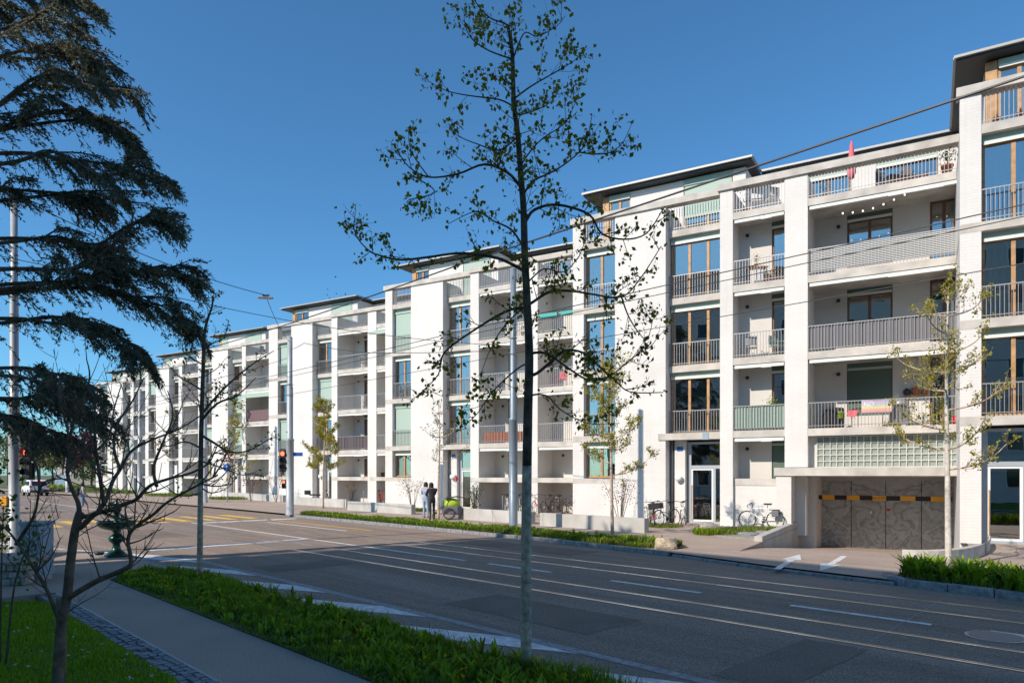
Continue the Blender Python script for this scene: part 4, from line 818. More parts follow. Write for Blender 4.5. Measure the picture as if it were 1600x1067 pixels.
patch_grass('bed_tufts', l1(8.0, -3.6), .9, 1.4, 1400, .16, 'grass_sun', 81); patch_grass('bed_tufts', l1(7.5, -4.6), .5, .7, 900, .22, 'grass', 82); patch_grass('bed_tufts', l1(8.7, -1.6), .8, .7, 600, .14, 'grass_sun', 83)
patch_grass('entry_tufts', l1(5.1, -2.2), .7, .7, 900, .12, 'grass_sun', 84); patch_grass('far_tuft', gp(357, 780), 2.0, 1.2, 1500, .25, 'grass_sun', 85); patch_grass('far_tuft', gp(150, 767), 4, 2, 1500, .5, 'grass_sun', 86); patch_grass('far_tuft', gp(205, 770), 3, 2, 1200, .4, 'grass_sun', 87); patch_grass('far_tuft', gp(262, 775), 3, 1.5, 1200, .35, 'grass_sun', 88)
patch_grass('planter_tuft', l_(2, 4.4, -2.3), .9, .5, 700, .2, 'grass_sun', 89)
# ================================================================ HOUSES ON THE NEAR SIDE (behind the camera, they shade the street)
def near_house(label, s0, s1, t1, h, depth=11):
    o = rd(s0, t1); H = thing('townhouse', label, 'house', o, math.atan2(RY, RX)); L = s1-s0      # local x along the road, local y away from it (negative = towards road)
    box('wall', 'plaster', H, 0, L, 0, depth, -.15, h); m = MB(); m.v = [(-.4, -.5, h), (L+.4, -.5, h), (L+.4, depth+.5, h), (-.4, depth+.5, h), (1.5, depth*.4, h+1.6), (L-1.5, depth*.4, h+1.6), (L-1.5, depth*.6, h+1.6), (1.5, depth*.6, h+1.6)]
    m.f = [(3,2,1,0),(0,1,5,4),(1,2,6,5),(2,3,7,6),(3,0,4,7),(4,5,6,7)]; m.build('roof', 'terracotta', H)
    for k in range(int(h/3)):
        for j in range(int(L/2.6)):
            x = 1+j*2.6; w_ = box('window', 'white', H, x, x+1.2, -.06, 0.02, 1+k*2.9, 2.6+k*2.9); box('pane', 'car_glass', w_, x+.08, x+1.12, -.08, -.06, 1.08+k*2.9, 2.52+k*2.9)
near_house('plastered townhouse with tiled roof behind the camera', -14, 21.5, -14, 22.0, 13); near_house('second plastered townhouse with tiled roof behind the camera', -36, -14.6, -14, 21.5, 13)
crown_tree('garden_tree', 'third leafy tree across the side street, left of the picture', rd(50, -8), 12.0, 3.4, 75, 'leaf_lime', .26, 3000, .22)
# ================================================================ PLANTERS, WALLS, BOULDERS
def planter(label, s0, s1, t, h=.52, w_=.28, joints=2):
    o = thing('concrete_planter', label, 'planter', rd(s0, t), math.atan2(RY, RX)); L = s1-s0; k = joints
    for i in range(k): box('wall_block', 'concrete_wall', o, L*i/k+.006, L*(i+1)/k-.006, -w_, 0, -.02, h, bevel=.012)
G = 'low concrete walls before the houses'
planter('low concrete wall nearest the leaning bicycles, dappled by tree shade', 14.7, 19.9, 20.75); planter('low concrete wall behind the bicycle trailer', 20.6, 25.4, 20.95)
planter('low concrete wall left of the two standing people', 29.9, 36.3, 21.5); planter('low concrete wall behind the parked moped', 38.8, 46.6, 22.9)
planter('low concrete wall left of the traffic-light pole', 50.2, 55.5, 24.2); planter('farther low concrete wall behind the round blue sign', 56.3, 61.5, 24.6, joints=2)
def boulder(label, base, r, seed, sc=(1, .8, .7), m='boulder'):
    rng = np.random.RandomState(seed); bm = bmesh.new(); bmesh.ops.create_icosphere(bm, subdivisions=4, radius=1)
    ph = rng.uniform(0, 6, (6, 3)); fr = rng.uniform(1.2, 4, (6, 3))
    for v in bm.verts:
        d = 1+sum(.06*math.sin(fr[i][0]*v.co.x+ph[i][0])*math.sin(fr[i][1]*v.co.y+ph[i][1]+fr[i][2]*v.co.z) for i in range(6))+rng.normal()*.012
        v.co *= d; v.co.x = max(-.82, min(.85, v.co.x)); v.co.z = min(.78, v.co.z)
    me = bpy.data.meshes.new('boulder'); bm.to_mesh(me); bm.free(); o = link('boulder', me, m, None, (base[0], base[1], base[2]+r*sc[2]*.45)); o.scale = (r*sc[0], r*sc[1], r*sc[2]); tag(o, label, 'boulder')
boulder('pale limestone boulder at the right end of the grass verge', gp(1040, 857), .34, 1, (1.05, .8, .75)); boulder('brownish boulder in the planted bed by the entrance path', l1(7.35, -4.0), .38, 2, (1.1, .8, .8), 'stone'); boulder('small pale stone lying on the gravel beside the white bicycle', l1(8.9, -4.6), .3, 3, (1.4, .7, .35), 'granite')
sw = thing('dry_stone_wall', 'low rough stone wall at the left edge beside the lawn', 'wall', (at(42, 921, 13.2)[0], 13.2, 0), 0.15); rng = random.Random(8)
for row in range(3):
    x = -2.6+rng.uniform(-.1, .1)
    while x < -.03:
        l = min(rng.uniform(.14, .3), -x); box('stone', 'stone', sw, x+.008, x+l-.008, -.03+rng.uniform(-.02, .02), .3, .135*row+.006, .135*(row+1)-.006+rng.uniform(-.01, .01), bevel=.02); x += l
box('coping', 'pavement_dark', sw, -2.7, .02, -.05, 1.6, .40, .46, bevel=.02)
cb = gp(49, 907); C = thing('utility_cabinet', 'blue-grey utility cabinet beside the stone wall, left edge', 'cabinet', cb, -.12)
box('plinth', 'concrete_wall', C, -.19, .18, -.02, .32, 0, .10); box('cabinet_body', 'cabinet', C, -.21, .20, -.06, .34, .10, 1.10, bevel=.01); box('cabinet_lid', 'cabinet', C, -.235, .225, -.085, .365, 1.10, 1.17, bevel=.015)
for x in (-.11, .0, .1): box('door_seam', 'metal', C, x-.004, x+.004, -.064, -.06, .13, 1.08)
MB().tube([(.15, -.075, .6), (.15, -.075, .7)], .012, 6).build('cabinet_handle', 'metal_dark', C)
# ---- cast-iron fountain
fb = gp(182, 869); FT = thing('fountain', 'dark green cast-iron fountain with wide bowl on the pavement corner', 'fountain', fb)
MB().lathe([(0, 0), (.27, 0), (.28, .05), (.23, .07), (.19, .12), (.12, .17), (.10, .22), (.085, .30), (.10, .34), (.17, .40), (.19, .46), (.16, .53), (.10, .56), (.07, .60), (.09, .64), (.12, .66)], 28).build('pedestal', 'fountain', FT, True)
MB().lathe([(.10, .66), (.22, .69), (.36, .74), (.43, .80), (.455, .87), (.45, .90), (.43, .905), (.41, .87), (.30, .80), (.05, .76)], 36).build('bowl', 'fountain', FT, True)
MB().lathe([(.10, .77), (.10, .84), (.07, .88), (.055, .96), (.075, 1.02), (.06, 1.08), (.10, 1.16), (.13, 1.21), (.12, 1.24), (.05, 1.26)], 24).build('column', 'fountain', FT, True)
fm = MB()
for a in range(4): c, s_ = math.cos(a*1.57+.3), math.sin(a*1.57+.3); fm.tube(curve([(0, 0, 1.22), (.09*c, .09*s_, 1.33), (.19*c, .19*s_, 1.33), (.24*c, .24*s_, 1.24)], 4), taper(13, .04, .018), 7)
fm.lathe([(.07, 1.22), (.09, 1.30), (.05, 1.37), (.03, 1.43), (.0, 1.46)], 16); fm.build('fish_spouts', 'fountain', FT, True)
MB().lathe([(0, .02), (.09, .03), (.12, .09), (.11, .10), (.07, .05)], 16, (-.38, -.1, .02)).build('dog_bowl', 'fountain', FT, True)
# ================================================================ POLES, SIGNALS, WIRES
def pole(label, base, h, r, m='pole', step=.42, group=None):
    o = thing('tram_pole', label, 'pole', base, 0, group); hs = h*step
    MB().lathe([(r*1.25, 0), (r*1.25, .02), (r, .03), (r, hs-.02), (r*1.08, hs), (r*1.08, hs+.06), (r*.82, hs+.1), (r*.80, h*.72), (r*.66, h*.73), (r*.64, h)], 20).build('shaft', m, o, True)
    MB().lathe([(r*.66, h), (r*.68, h+.03), (r*.4, h+.06), (0, h+.065)], 16).build('cap', 'pole_pale', o, True)
    for z in (hs*1.6, hs*1.75): MB().lathe([(r*.9, z), (r*.9, z+.03)], 16).build('clamp', 'metal', o)
    return o
PA = gp(802, 827); PB = gp(453, 804); PC = gp(320, 785); PD = rd(69, 19.6); PE = rd(97, 19.6); PF = (at(22, 841, 18.8)[0], 18.8, 0)
pole('thick blue-grey pole in the grass verge just left of the big tree', PA, 9.9, .165); p2 = pole('grey pole carrying the traffic lights', PB, 9.2, .20, 'pole_pale'); pole('grey pole just right of the slim left tree', PC, 9.6, .2, 'pole_pale'); pole('distant pole before the far houses', PD, 9.8, .22, 'pole_pale'); pole('distant pole standing right of the parked car', PE, 10, .22, 'pole_pale'); pole('pale pole at the left edge behind the cedar branches', PF, 9.5, .13, 'pole_pale'); pole('thin distant pole above the car', (at(52, 741, 88)[0], 88, 0), 9, .2, 'pole_pale')
def signal(label, loc, rz, n=3, s=1.0, lit=0):
    o = thing('traffic_light', label, 'traffic light', loc, rz); box('housing', 'black', o, -.15*s, .15*s, -.08*s, .12*s, -.5*s*n/3, .5*s*n/3, bevel=.02)
    if n == 3: box('backing_board', 'metal_dark', o, -.2*s, .2*s, .05*s, .07*s, -.56*s, .56*s, bevel=.02)
    for k in range(n):
        z = (n-1)/2*.32*s-k*.32*s; L = MB().disc((0, -.085*s, z), .105*s, (0, 1, 0), .02, 18).build('lens', 'red_lamp' if k == lit else 'car_glass', o); v = MB(); ring = [(.125*s*math.cos(a), .125*s*math.sin(a)) for a in [math.pi*i/10 for i in range(-2, 13)]]
        for (a, b), (c, d) in zip(ring, ring[1:]): v.poly([(a, -.08*s, z+b), (c, -.08*s, z+d), (c, -.2*s, z+d), (a, -.2*s, z+b)])
        v.build('visor', 'black', L)
    MB().tube([(.15*s, 0, 0), (.34*s, .0, 0)], .025, 6).build('bracket', 'metal', o); return o
sg = (PB[0]-.34, PB[1]-.05, CH+(741-719)/F*PB[1]); signal('traffic light showing red on the grey pole', sg, 0.0, 3, 1.08); signal('small lower traffic light showing red on the grey pole', (PB[0]-.30, PB[1]-.02, CH-(756-741)/F*PB[1]), .0, 2, .7)
signal('traffic light showing red at the left edge, half behind leaves', (PF[0]+.42, PF[1]-.05, at(42, 722, 18.8)[2]), math.radians(180+160), 3, .85)
ss_ = thing('street_sign', 'blue street name sign on the traffic-light pole', 'sign', (PB[0]+.16, PB[1]-.02, CH+(741-709.5)/F*PB[1]), 0.05); box('plate', 'blue_sign', ss_, .02, .50, -.015, .0, -.09, .09); box('plate_edge', 'white', ss_, .01, .51, -.008, -.002, -.10, .10)
def sign_post():
    b = gp(355, 784); o = thing('sign_post', 'post with round blue sign and triangular warning sign', 'sign', b, 0.0); MB().tube([(0, 0, 0), (0, 0, 3.6)], .04, 8).build('post', 'metal', o); Z = b[1]; z1 = CH+(741-730.5)/F*Z; z2 = CH+(741-715)/F*Z
    d = MB().disc((0, -.06, z1), .30, (0, 1, 0), .02, 24).build('round_plate', 'blue_sign', o); MB().tube([(0, -.075, z1-.15), (0, -.075, z1+.14)], .025, 4).tube([(-.1, -.075, z1+.05), (0, -.075, z1+.15), (.1, -.075, z1+.05)], .02, 4).build('arrow_symbol', 'white', d)
    t = MB().prism([(-.42, z2-.3), (.42, z2-.3), (0, z2+.42)], 0, .02); t.v = [(x, -.06-z_, y) for x, y, z_ in t.v]; t = t.build('triangle_plate', 'red', o); q = MB().prism([(-.28, z2-.22), (.28, z2-.22), (0, z2+.26)], 0, .01); q.v = [(x, -.085-z_, y) for x, y, z_ in q.v]; q.build('triangle_field', 'white', t); box('small_plate', 'white', o, -.25, .25, -.07, -.05, z1+.34, z1+.48)
    box('orange_lamp', 'orange', o, -.07, .07, -.1, -.04, CH-(741-741+8)/F*Z-.1, CH-8/F*Z+.12)
sign_post()
yb = at(14, 783, 18.7); o = box('push_button_box', 'orange', None, -.09, .09, -.06, .06, -.13, .13, .02); o.location = (PF[0]-.17, PF[1]-.1, yb[2]); tag(o, 'small yellow push-button box on the left pole', 'button box')
def wire(name, label, pts, r, sag=0.0, m='metal_dark'):
    P = []
    for a, b in zip(pts, pts[1:]):
        a, b = Vector(a), Vector(b)
        for i in range(16): q = i/16; p = a.lerp(b, q); p.z -= sag*4*q*(1-q); P.append(p)
    P.append(Vector(pts[-1])); return tag(MB().tube(P, r, 5).build(name, m), label, 'cable')
wire('feeder_cable', 'thick black cable running above the street past the roofs', [rd(-20, 11.6, 7.75), rd(14, 11.6, 7.55), rd(34.6, 11.6, 7.7), rd(70, 11.6, 7.7)], .02, .12)
wire('contact_wire', 'upper contact wire above the near tram track', [rd(-20, 10.0, 5.30), rd(12, 10.0, 5.30), rd(35, 10, 5.3), rd(120, 10, 5.3)], .0085, .04); wire('contact_wire', 'lower contact wire close below the near track wire', [rd(-20, 10.05, 5.20), rd(12, 10.05, 5.20), rd(35, 10.05, 5.2), rd(120, 10.05, 5.2)], .007, .07); wire('contact_wire', 'contact wire above the far tram track', [rd(-20, 13.05, 5.36), rd(12, 13.05, 5.36), rd(35, 13.05, 5.36), rd(120, 13.05, 5.36)], .0085, .04)
LP = at(415, 465, 26.0); wire('span_wire', 'span wire holding the street lamp, from the left pole', [(PF[0], PF[1], 9.6), (LP[0], LP[1], LP[2]+.09), (PB[0], PB[1], 9.0)], .013, .25); wire('span_wire', 'nearly level span wire between the two verge poles', [(PB[0], PB[1], 8.6), at(475, 536, 33), at(575, 551, 30.5), (PA[0], PA[1], 6.85)], .014, .05); wire('span_wire', 'span wire from the centre pole towards the near track', [(PA[0], PA[1], 7.0), rd(21, 11.6, 7.0), rd(21, 4, 7.4), rd(21, -3, 8)], .010, .1); wire('span_wire', 'span wire from the traffic-light pole over both tracks', [(PB[0], PB[1], 8.2), rd(36, 12, 6.4), rd(36, 4, 6.6), rd(36, -2, 7.6)], .011, .1)
wire('span_wire', 'span wire from the third pole over the road', [(PC[0], PC[1], 8.6), rd(56, 12, 6.6), rd(56, 4, 7)], .014, .1)
la = thing('hanging_street_lamp', 'street lamp hanging from the span wire over the road', 'lamp', LP, .2); m = MB(); m.prism([(-.50, -.13), (.46, -.15), (.52, 0), (.46, .15), (-.50, .13), (-.56, 0)], -.07, .03); m.build('lamp_housing', 'metal', la, bevel=.02); MB().box(-.42, .40, -.1, .1, -.10, -.071).build('lamp_glass', 'awning_white', la); MB().tube([(-.18, 0, .03), (0, 0, .16), (.2, 0, .03)], .03, 6).tube([(-.2, 0, .14), (.26, 0, .17)], .05, 6).build('suspension', 'metal_dark', la); la.scale = (.55, .55, .55)
# ================================================================ BICYCLES
def bicycle(label, loc, rz, col='white', lean=.10, basket=False, bags=False, seatcol='black', drop=False, child=False, kindname='bicycle'):
    o = thing(kindname, label, 'bicycle', loc, rz, 'bicycles parked at the houses'); o.rotation_euler = (lean, 0, rz); R_ = .33; wb = 1.05
    for x in (0, wb):
        ring = [(x+R_*math.cos(a), 0, R_+.01+R_*math.sin(a)) for a in [2*math.pi*i/28 for i in range(28)]]; w_ = MB().tube(ring, .017, 5, True).build('wheel', 'rubber', o); q = MB(); q.tube([(x+(R_-.022)*math.cos(a), 0, R_+.01+(R_-.022)*math.sin(a)) for a in [2*math.pi*i/24 for i in range(24)]], .009, 4, True)
        q.build('rim', 'metal', w_); q = MB(); q.tube([(x, -.04, R_+.01), (x, .04, R_+.01)], .022, 6)
        for i in range(14): a = 2*math.pi*i/14; q.tube([(x, (-1)**i*.025, R_+.01), (x+(R_-.02)*math.cos(a), 0, R_+.01+(R_-.02)*math.sin(a))], .0025, 3)
        q.build('spokes', 'metal', w_)
    bb = (.44, 0, .29); hd = (.86, 0, .78); st_ = (.30, 0, .80); hb = (.90, 0, .60); q = MB(); q.tube([bb, hb], .022, 6).tube([st_, hd] if not basket else [(.36, 0, .5), hb], .019, 6).tube([bb, st_], .018, 6).tube([hb, hd], .022, 6)
    for s_ in (-.05, .05): q.tube([bb, (0, s_, R_+.01)], .010, 5).tube([(.33, 0, .72), (0, s_, R_+.01)], .009, 5).tube([(.885, 0, .62), (wb, s_, R_+.01)], .012, 5)
    q.build('frame', col, o); q = MB(); q.tube([hd, (.84, 0, .98)], .014, 6)
    if drop: q.tube(curve([(.95, -.2, .82), (1.0, -.2, .9), (.94, -.2, .96), (.86, 0, .97), (.94, .2, .96), (1.0, .2, .9), (.95, .2, .82)], 3), .013, 5)
    else: q.tube(curve([(.68, -.29, 1.0), (.80, -.22, 1.03), (.85, 0, .99), (.80, .22, 1.03), (.68, .29, 1.0)], 3), .013, 5)
    q.build('handlebar', 'black', o); q = MB(); q.tube([st_, (.26, 0, .93)], .013, 6); q.prism([(.42, -.02), (.42, .02), (.24, .06), (.12, .075), (.12, -.075), (.24, -.06)], .93, .985); q.build('saddle', seatcol, o, bevel=.01)
    q = MB(); q.tube([(bb[0], -.09, bb[2]), (bb[0], .09, bb[2])], .02, 6).disc((bb[0], -.06, bb[2]), .09, (0, 1, 0), .008, 16).tube([(bb[0], -.08, bb[2]), (bb[0]+.05, -.09, bb[2]-.16)], .01, 5).tube([(bb[0], .08, bb[2]), (bb[0]-.05, .09, bb[2]+.16)], .01, 5).box(bb[0]+.0, bb[0]+.1, -.15, -.08, bb[2]-.18, bb[2]-.15).box(bb[0]-.1, bb[0], .08, .15, bb[2]+.15, bb[2]+.18); q.build('crank', 'metal_dark', o)
    q = MB(); q.box(-.18, .22, -.06, .06, .73, .745).tube([(-.1, .05, .73), (0, .06, .36)], .007, 4).tube([(-.1, -.05, .73), (0, -.06, .36)], .007, 4); q.build('rack', 'metal_dark', o)
    if bags: MB().box(-.15, .12, .06, .13, .48, .72).build('pannier', 'fabric_grey', o, bevel=.03); MB().box(-.15, .12, -.13, -.06, .48, .72).build('pannier', 'fabric_grey', o, bevel=.03)
    if basket: q = MB(); q.box(.92, 1.22, -.17, .17, .72, .735); [q.box(a, b, c, d, .72, .95) for a, b, c, d in ((.92, .93, -.17, .17), (1.21, 1.22, -.17, .17), (.93, 1.21, -.17, -.16), (.93, 1.21, .16, .17))]; q.build('basket', 'metal_dark', o)
    if child: MB().box(-.2, .1, -.13, .13, .75, .8).box(-.22, -.18, -.14, .14, .78, 1.15).build('child_seat', 'pink', o, bevel=.02)
    return o
def bike_h(i, x, y, dirx, label, **k): p = l_(i, x, y); return bicycle(label, p, HROT+dirx, **k)
bike_h(1, 9.1, -.85, math.pi, 'white road bicycle with panniers leaning on the white wall', col='white', drop=True, bags=True, lean=-.1)
bike_h(1, 4.5, -1.5, -1.25, 'reddish bicycle with wicker basket, left of three by the entrance', col='red', basket=True, child=False); bike_h(1, 5.2, -1.0, -1.9, 'city bicycle with black front basket, middle of three by the entrance', col='metal', basket=True); bike_h(1, 5.45, -.4, -1.4, 'pale bicycle nearest the entrance door', col='white')
bike_h(2, 14.0, -.35, -1.9, 'dark bicycle with pink saddle at the right end of the bicycle recess', col='metal_dark', seatcol='pink'); bike_h(2, 14.6, -.2, -1.8, 'dark bicycle with orange bag half hidden beside the wall corner', col='wood', bags=True)
for k, (x, c) in enumerate(((9.0, 'white_metal'), (9.8, 'metal'), (10.5, 'red'), (11.1, 'red'), (11.8, 'metal_dark'), (12.4, 'black'))): bike_h(2, x, .25, -1.15-.1*k, ['pale bicycle at the left end of the recess behind the trailer', 'grey bicycle second in the recess behind the trailer', 'red bicycle in the recess left of the thick pole', 'second red bicycle just left of the thick pole', 'dark bicycle hidden behind the thick pole', 'black bicycle between thick pole and big tree'][k], col=c)
for k, (x, c) in enumerate(((11.6, 'red'), (12.4, 'metal_dark'), (13.2, 'metal'))): bike_h(3, x, .0, -.5-.2*k, ['bicycle with red rear bag in the recess behind the wall', 'dark bicycle second in the recess left of the people', 'grey bicycle at the end of the recess left of the people'][k], col=c, bags=(k == 0))
def hoops(i, xs, y, lab):
    for k, x in enumerate(xs): p = l_(i, x, y); o = MB().tube(curve([(0, -.35, 0), (0, -.35, .8), (0, -.28, .88), (0, .28, .88), (0, .35, .8), (0, .35, 0)], 3), .024, 6).build('bicycle_stand', 'metal', None, True, p); o.rotation_euler = (0, 0, HROT+.3); tag(o, lab, 'bicycle stand', lab)
hoops(2, (8.6, 9.4, 10.2, 12.0, 13.2, 13.6), .3, 'galvanised bicycle hoop in the recess behind the thick pole'); hoops(3, (10.2, 10.8, 11.4, 12.8), .1, 'galvanised bicycle hoop in the recess left of the people')
# ---- moped
mp = gp(489, 789); MO = thing('moped', 'green electric moped parked on the pavement', 'moped', mp, HROT+.5)
for x in (0, 1.15): w_ = MB().tube([(x+.24*math.cos(a), 0, .27+.24*math.sin(a)) for a in [2*math.pi*i/20 for i in range(20)]], .045, 6, True).build('wheel', 'rubber', MO); MB().disc((x, 0, .27), .15, (0, 1, 0), .06, 14).build('hub', 'metal', w_)
MB().prism([(-.2, .55), (.0, .62), (.5, .58), (.62, .34), (.9, .36), (1.0, .5), (.92, .3), (.3, .24), (.05, .42)], -.12, .12).build('body', 'green_paint', MO); b_ = MO.children[-1]; b_.rotation_euler = (math.pi/2, 0, 0)
box('seat', 'black', MO, -.22, .5, -.13, .13, .66, .76, .03); MB().tube([(1.12, 0, .3), (.93, 0, 1.0)], .03, 6).tube([(.9, -.32, 1.04), (.95, 0, 1.0), (.9, .32, 1.04)], .018, 6).build('steering', 'black', MO); box('top_case', 'black', MO, -.55, -.2, -.18, .18, .72, 1.02, .04); box('headlight', 'white', MO, .98, 1.06, -.07, .07, .82, .94, .02)
# ---- bicycle trailer with cargo
tb = gp(705, 811); TR = thing('bicycle_trailer', 'child bicycle trailer loaded with a lime-yellow bag', 'trailer', tb, .15)
for y in (-.32, .32):
    w_ = MB().tube([(-.1+.25*math.cos(a), y, .26+.25*math.sin(a)) for a in [2*math.pi*i/22 for i in range(22)]], .022, 5, True).build('wheel', 'rubber', TR); q = MB()
    for i in range(10): a = .628*i; q.tube([(-.1, y, .26), (-.1+.24*math.cos(a), y, .26+.24*math.sin(a))], .004, 3)
    q.build('spokes', 'metal', w_)
m = MB(); m.prism([(-.42, .25), (.42, .2), (.5, .62), (-.45, .62)], -.28, .28); m.v = [(x, z_, y) for x, y, z_ in m.v]; m.build('tub', 'fabric_grey', TR, bevel=.03); m = MB(); m.lathe([(0, .55), (.3, .56), (.36, .72), (.30, .9), (.12, .98), (0, .99)], 16); o = m.build('cargo_bag', 'lime', TR, True); o.scale = (1.2, .75, 1)
m = MB()
for y in (-.29, .29): m.tube([(-.75, y, .28), (-.42, y, .6), (-.2, y, 1.02), (.3, y, 1.06), (.62, y, 1.0)], .018, 6)
m.tube([(.62, -.29, 1.0), (.62, .29, 1.0)], .018, 6).tube([(-.75, 0, .28), (-.42, 0, .26)], .02, 6); m.build('push_frame', 'metal_dark', TR); m = MB(); m.v = [(-.3, -.29, .95), (.3, -.29, 1.06), (.3, .29, 1.06), (-.3, .29, .95), (-.3, -.29, .99), (.3, -.29, 1.1), (.3, .29, 1.1), (-.3, .29, .99)]; m.f = [(0,3,2,1),(4,5,6,7),(0,1,5,4),(1,2,6,5),(2,3,7,6),(3,0,4,7)]; m.build('hood', 'fabric_grey', TR)
w_ = MB().tube([(-.72+.15*math.cos(a), 0, .16+.15*math.sin(a)) for a in [2*math.pi*i/18 for i in range(18)]], .02, 5, True).build('front_wheel', 'rubber', TR); MB().box(.44, .50, -.24, -.12, .3, .38).build('reflector', 'red', TR)
fp = Vector(tb)+Vector((.2, .45, 0)); fl = thing('safety_flag', 'thin pole with a red pennant standing up from the trailer', 'flag', tuple(fp)); MB().tube([(0, 0, .3), (-.05, 0, 2.1)], .008, 4).build('flag_pole', 'white_metal', fl); q = MB(); q.v = [(-.05, -.005, 2.1), (.12, -.005, 1.9), (-.03, -.005, 1.7), (-.05, .005, 2.1), (.12, .005, 1.9), (-.03, .005, 1.7)]; q.f = [(0,1,2),(5,4,3),(0,3,4,1),(1,4,5,2),(2,5,3,0)]; q.build('pennant', 'red', fl)
# ================================================================ PEOPLE
def person(label, loc, rz, J, cl, hairstyle=0, h=1.72):
    """J: joints (metres, body faces +x); one skinned body, materials by nearest joint"""
    o = thing('person', label, 'person', loc, rz); V = []; E = []; Rr = []; tagm = []
    def add(p, r, mt, par=None):
        V.append(p); Rr.append(r); tagm.append(mt)
        if par is not None: E.append((par, len(V)-1))
        return len(V)-1
    top, leg, shoe, skin = cl; B = dict(J)
    pel = add(B['pelvis'], .135, leg); ch = add(B['waist'], .125, top, pel); cs = add(B['chest'], .155, top, ch); nk = add(B['neck'], .058, skin, cs); hd0 = add(B['head'], .085, skin, nk); hd1 = add(B['crown'], .075, skin, hd0)
    fc_ = Vector(B['head'])+Vector(B.get('face', (.07, 0, 0)))
    add(tuple(fc_+Vector((0, 0, -.045))), .045, skin, hd0)
    for s in 'lr':
        a = add(B['sh'+s], .068, top, cs); e = add(B['el'+s], .05, top, a); w_ = add(B['wr'+s], .034, top if True else skin, e); d = (Vector(B['wr'+s])-Vector(B['el'+s])).normalized(); hp = Vector(B['wr'+s])+d*.075; hd = add(tuple(hp), .032, skin, w_)
        sd = d.cross(Vector((1, 0, .2))).normalized()
        for k, (off, ln) in enumerate(((-.03, .065), (-.01, .075), (.01, .07), (.03, .055))):
            q = hp+sd*off+d*.035; f1 = add(tuple(q), .0095, skin, hd); f2 = add(tuple(q+d*ln*.6+Vector((.012, 0, 0))), .009, skin, f1); add(tuple(q+d*ln+Vector((.03, 0, 0))), .008, skin, f2)
        t1 = add(tuple(hp+sd*-.045+Vector((.015, 0, 0))), .011, skin, hd); add(tuple(hp+sd*-.06+d*.045+Vector((.03, 0, 0))), .0095, skin, t1)
        hi = add(B['hip'+s], .098, leg, pel); kn = add(B['kn'+s], .062, leg, hi); an = add(B['an'+s], .042, leg if not B.get('shorts') else skin, kn); ft = add((B['an'+s][0]+.06, B['an'+s][1], .045), .042, shoe, an); add((B['an'+s][0]+.17, B['an'+s][1], .035), .032, shoe, ft)
    me = bpy.data.meshes.new('body'); me.from_pydata(V, E, []); t = bpy.data.objects.new('tmp_body', me); COL.objects.link(t); sk = t.modifiers.new('skin', 'SKIN'); sk.use_smooth_shade = True
    for i, sv in enumerate(me.skin_vertices[0].data): sv.radius = (Rr[i], Rr[i]); sv.use_root = (i == 0)
    ss = t.modifiers.new('sub', 'SUBSURF'); ss.levels = 1; ss.render_levels = 1
    bm = bpy.data.meshes.new_from_object(t.evaluated_get(bpy.context.evaluated_depsgraph_get())); bpy.data.objects.remove(t)
    mats = [top, leg, shoe, skin]; bm.materials.clear(); [bm.materials.append(M[x]) for x in mats]; A = np.array(V)
    segs = [(np.array(V[a]), np.array(V[b]), tagm[b] if tagm[b] != top or tagm[a] == top else tagm[a]) for a, b in E]
    for p in bm.polygons:
        c = np.array(p.center); best = None
        for a, b, mt in segs:
            ab = b-a; q = max(0, min(1, np.dot(c-a, ab)/(np.dot(ab, ab)+1e-9))); d = np.linalg.norm(c-a-ab*q)
            if best is None or d < best[0]: best = (d, mt)
        p.material_index = mats.index(best[1]); p.use_smooth = True
    body = link('body', bm, None, o); hc = Vector(B['crown']); hh = Vector(B['head'])
    q = MB(); q.lathe([(0, .11), (.05, .10), (.088, .06), (.10, .0), (.095, -.06), (.075, -.10), (.0, -.11)] if not hairstyle else [(0, .11), (.06, .095), (.10, .05), (.108, -.02), (.11, -.12), (.09, -.19), (0, -.2)], 16); hr = q.build('hair', 'hair', o, True, tuple(hh+Vector((-.022, 0, .055))))
    fx = Vector(B.get('face', (.07, 0, 0))).normalized(); sdv = Vector((-fx.y, fx.x, 0))
    for s in (-1, 1): MB().lathe([(0, -.011), (.011, 0), (0, .011)], 8).build('eye', 'black', body, False, tuple(hh+fx*.088+sdv*.032*s+Vector((0, 0, .005))))
    MB().lathe([(.016, -.02), (.012, .0), (.004, .03)], 8).build('nose', skin, body, True, tuple(hh+fx*.095+Vector((0, 0, -.02))))
    return o
std = dict(pelvis=(0, 0, .93), waist=(0, 0, 1.08), chest=(.01, 0, 1.33), neck=(0, 0, 1.49), head=(.02, 0, 1.60), crown=(.01, 0, 1.68), shl=(0, .19, 1.40), shr=(0, -.19, 1.40), ell=(-.04, .25, 1.13), elr=(-.04, -.25, 1.13), wrl=(.08, .24, .90), wrr=(.08, -.24, .90), hipl=(0, .09, .88), hipr=(0, -.09, .88), knl=(.03, .10, .49), knr=(.03, -.10, .49), anl=(0, .11, .09), anr=(0, -.11, .09))
j1 = dict(std); j1.update(ell=(.10, .27, 1.16), wrl=(.30, .16, 1.10), head=(.07, .02, 1.58), crown=(.06, .02, 1.66), face=(.06, .03, -.02)); j2 = dict(std); j2.update(elr=(.18, -.22, 1.18), wrr=(.36, -.08, 1.12), ell=(.15, .24, 1.15), wrl=(.34, .10, 1.10), anl=(-.12, .11, .09), knl=(-.03, .1, .49), chest=(.05, 0, 1.32), neck=(.09, 0, 1.47), head=(.13, 0, 1.57), crown=(.13, 0, 1.65))
b1 = gp(665, 809); b2 = gp(675, 812)
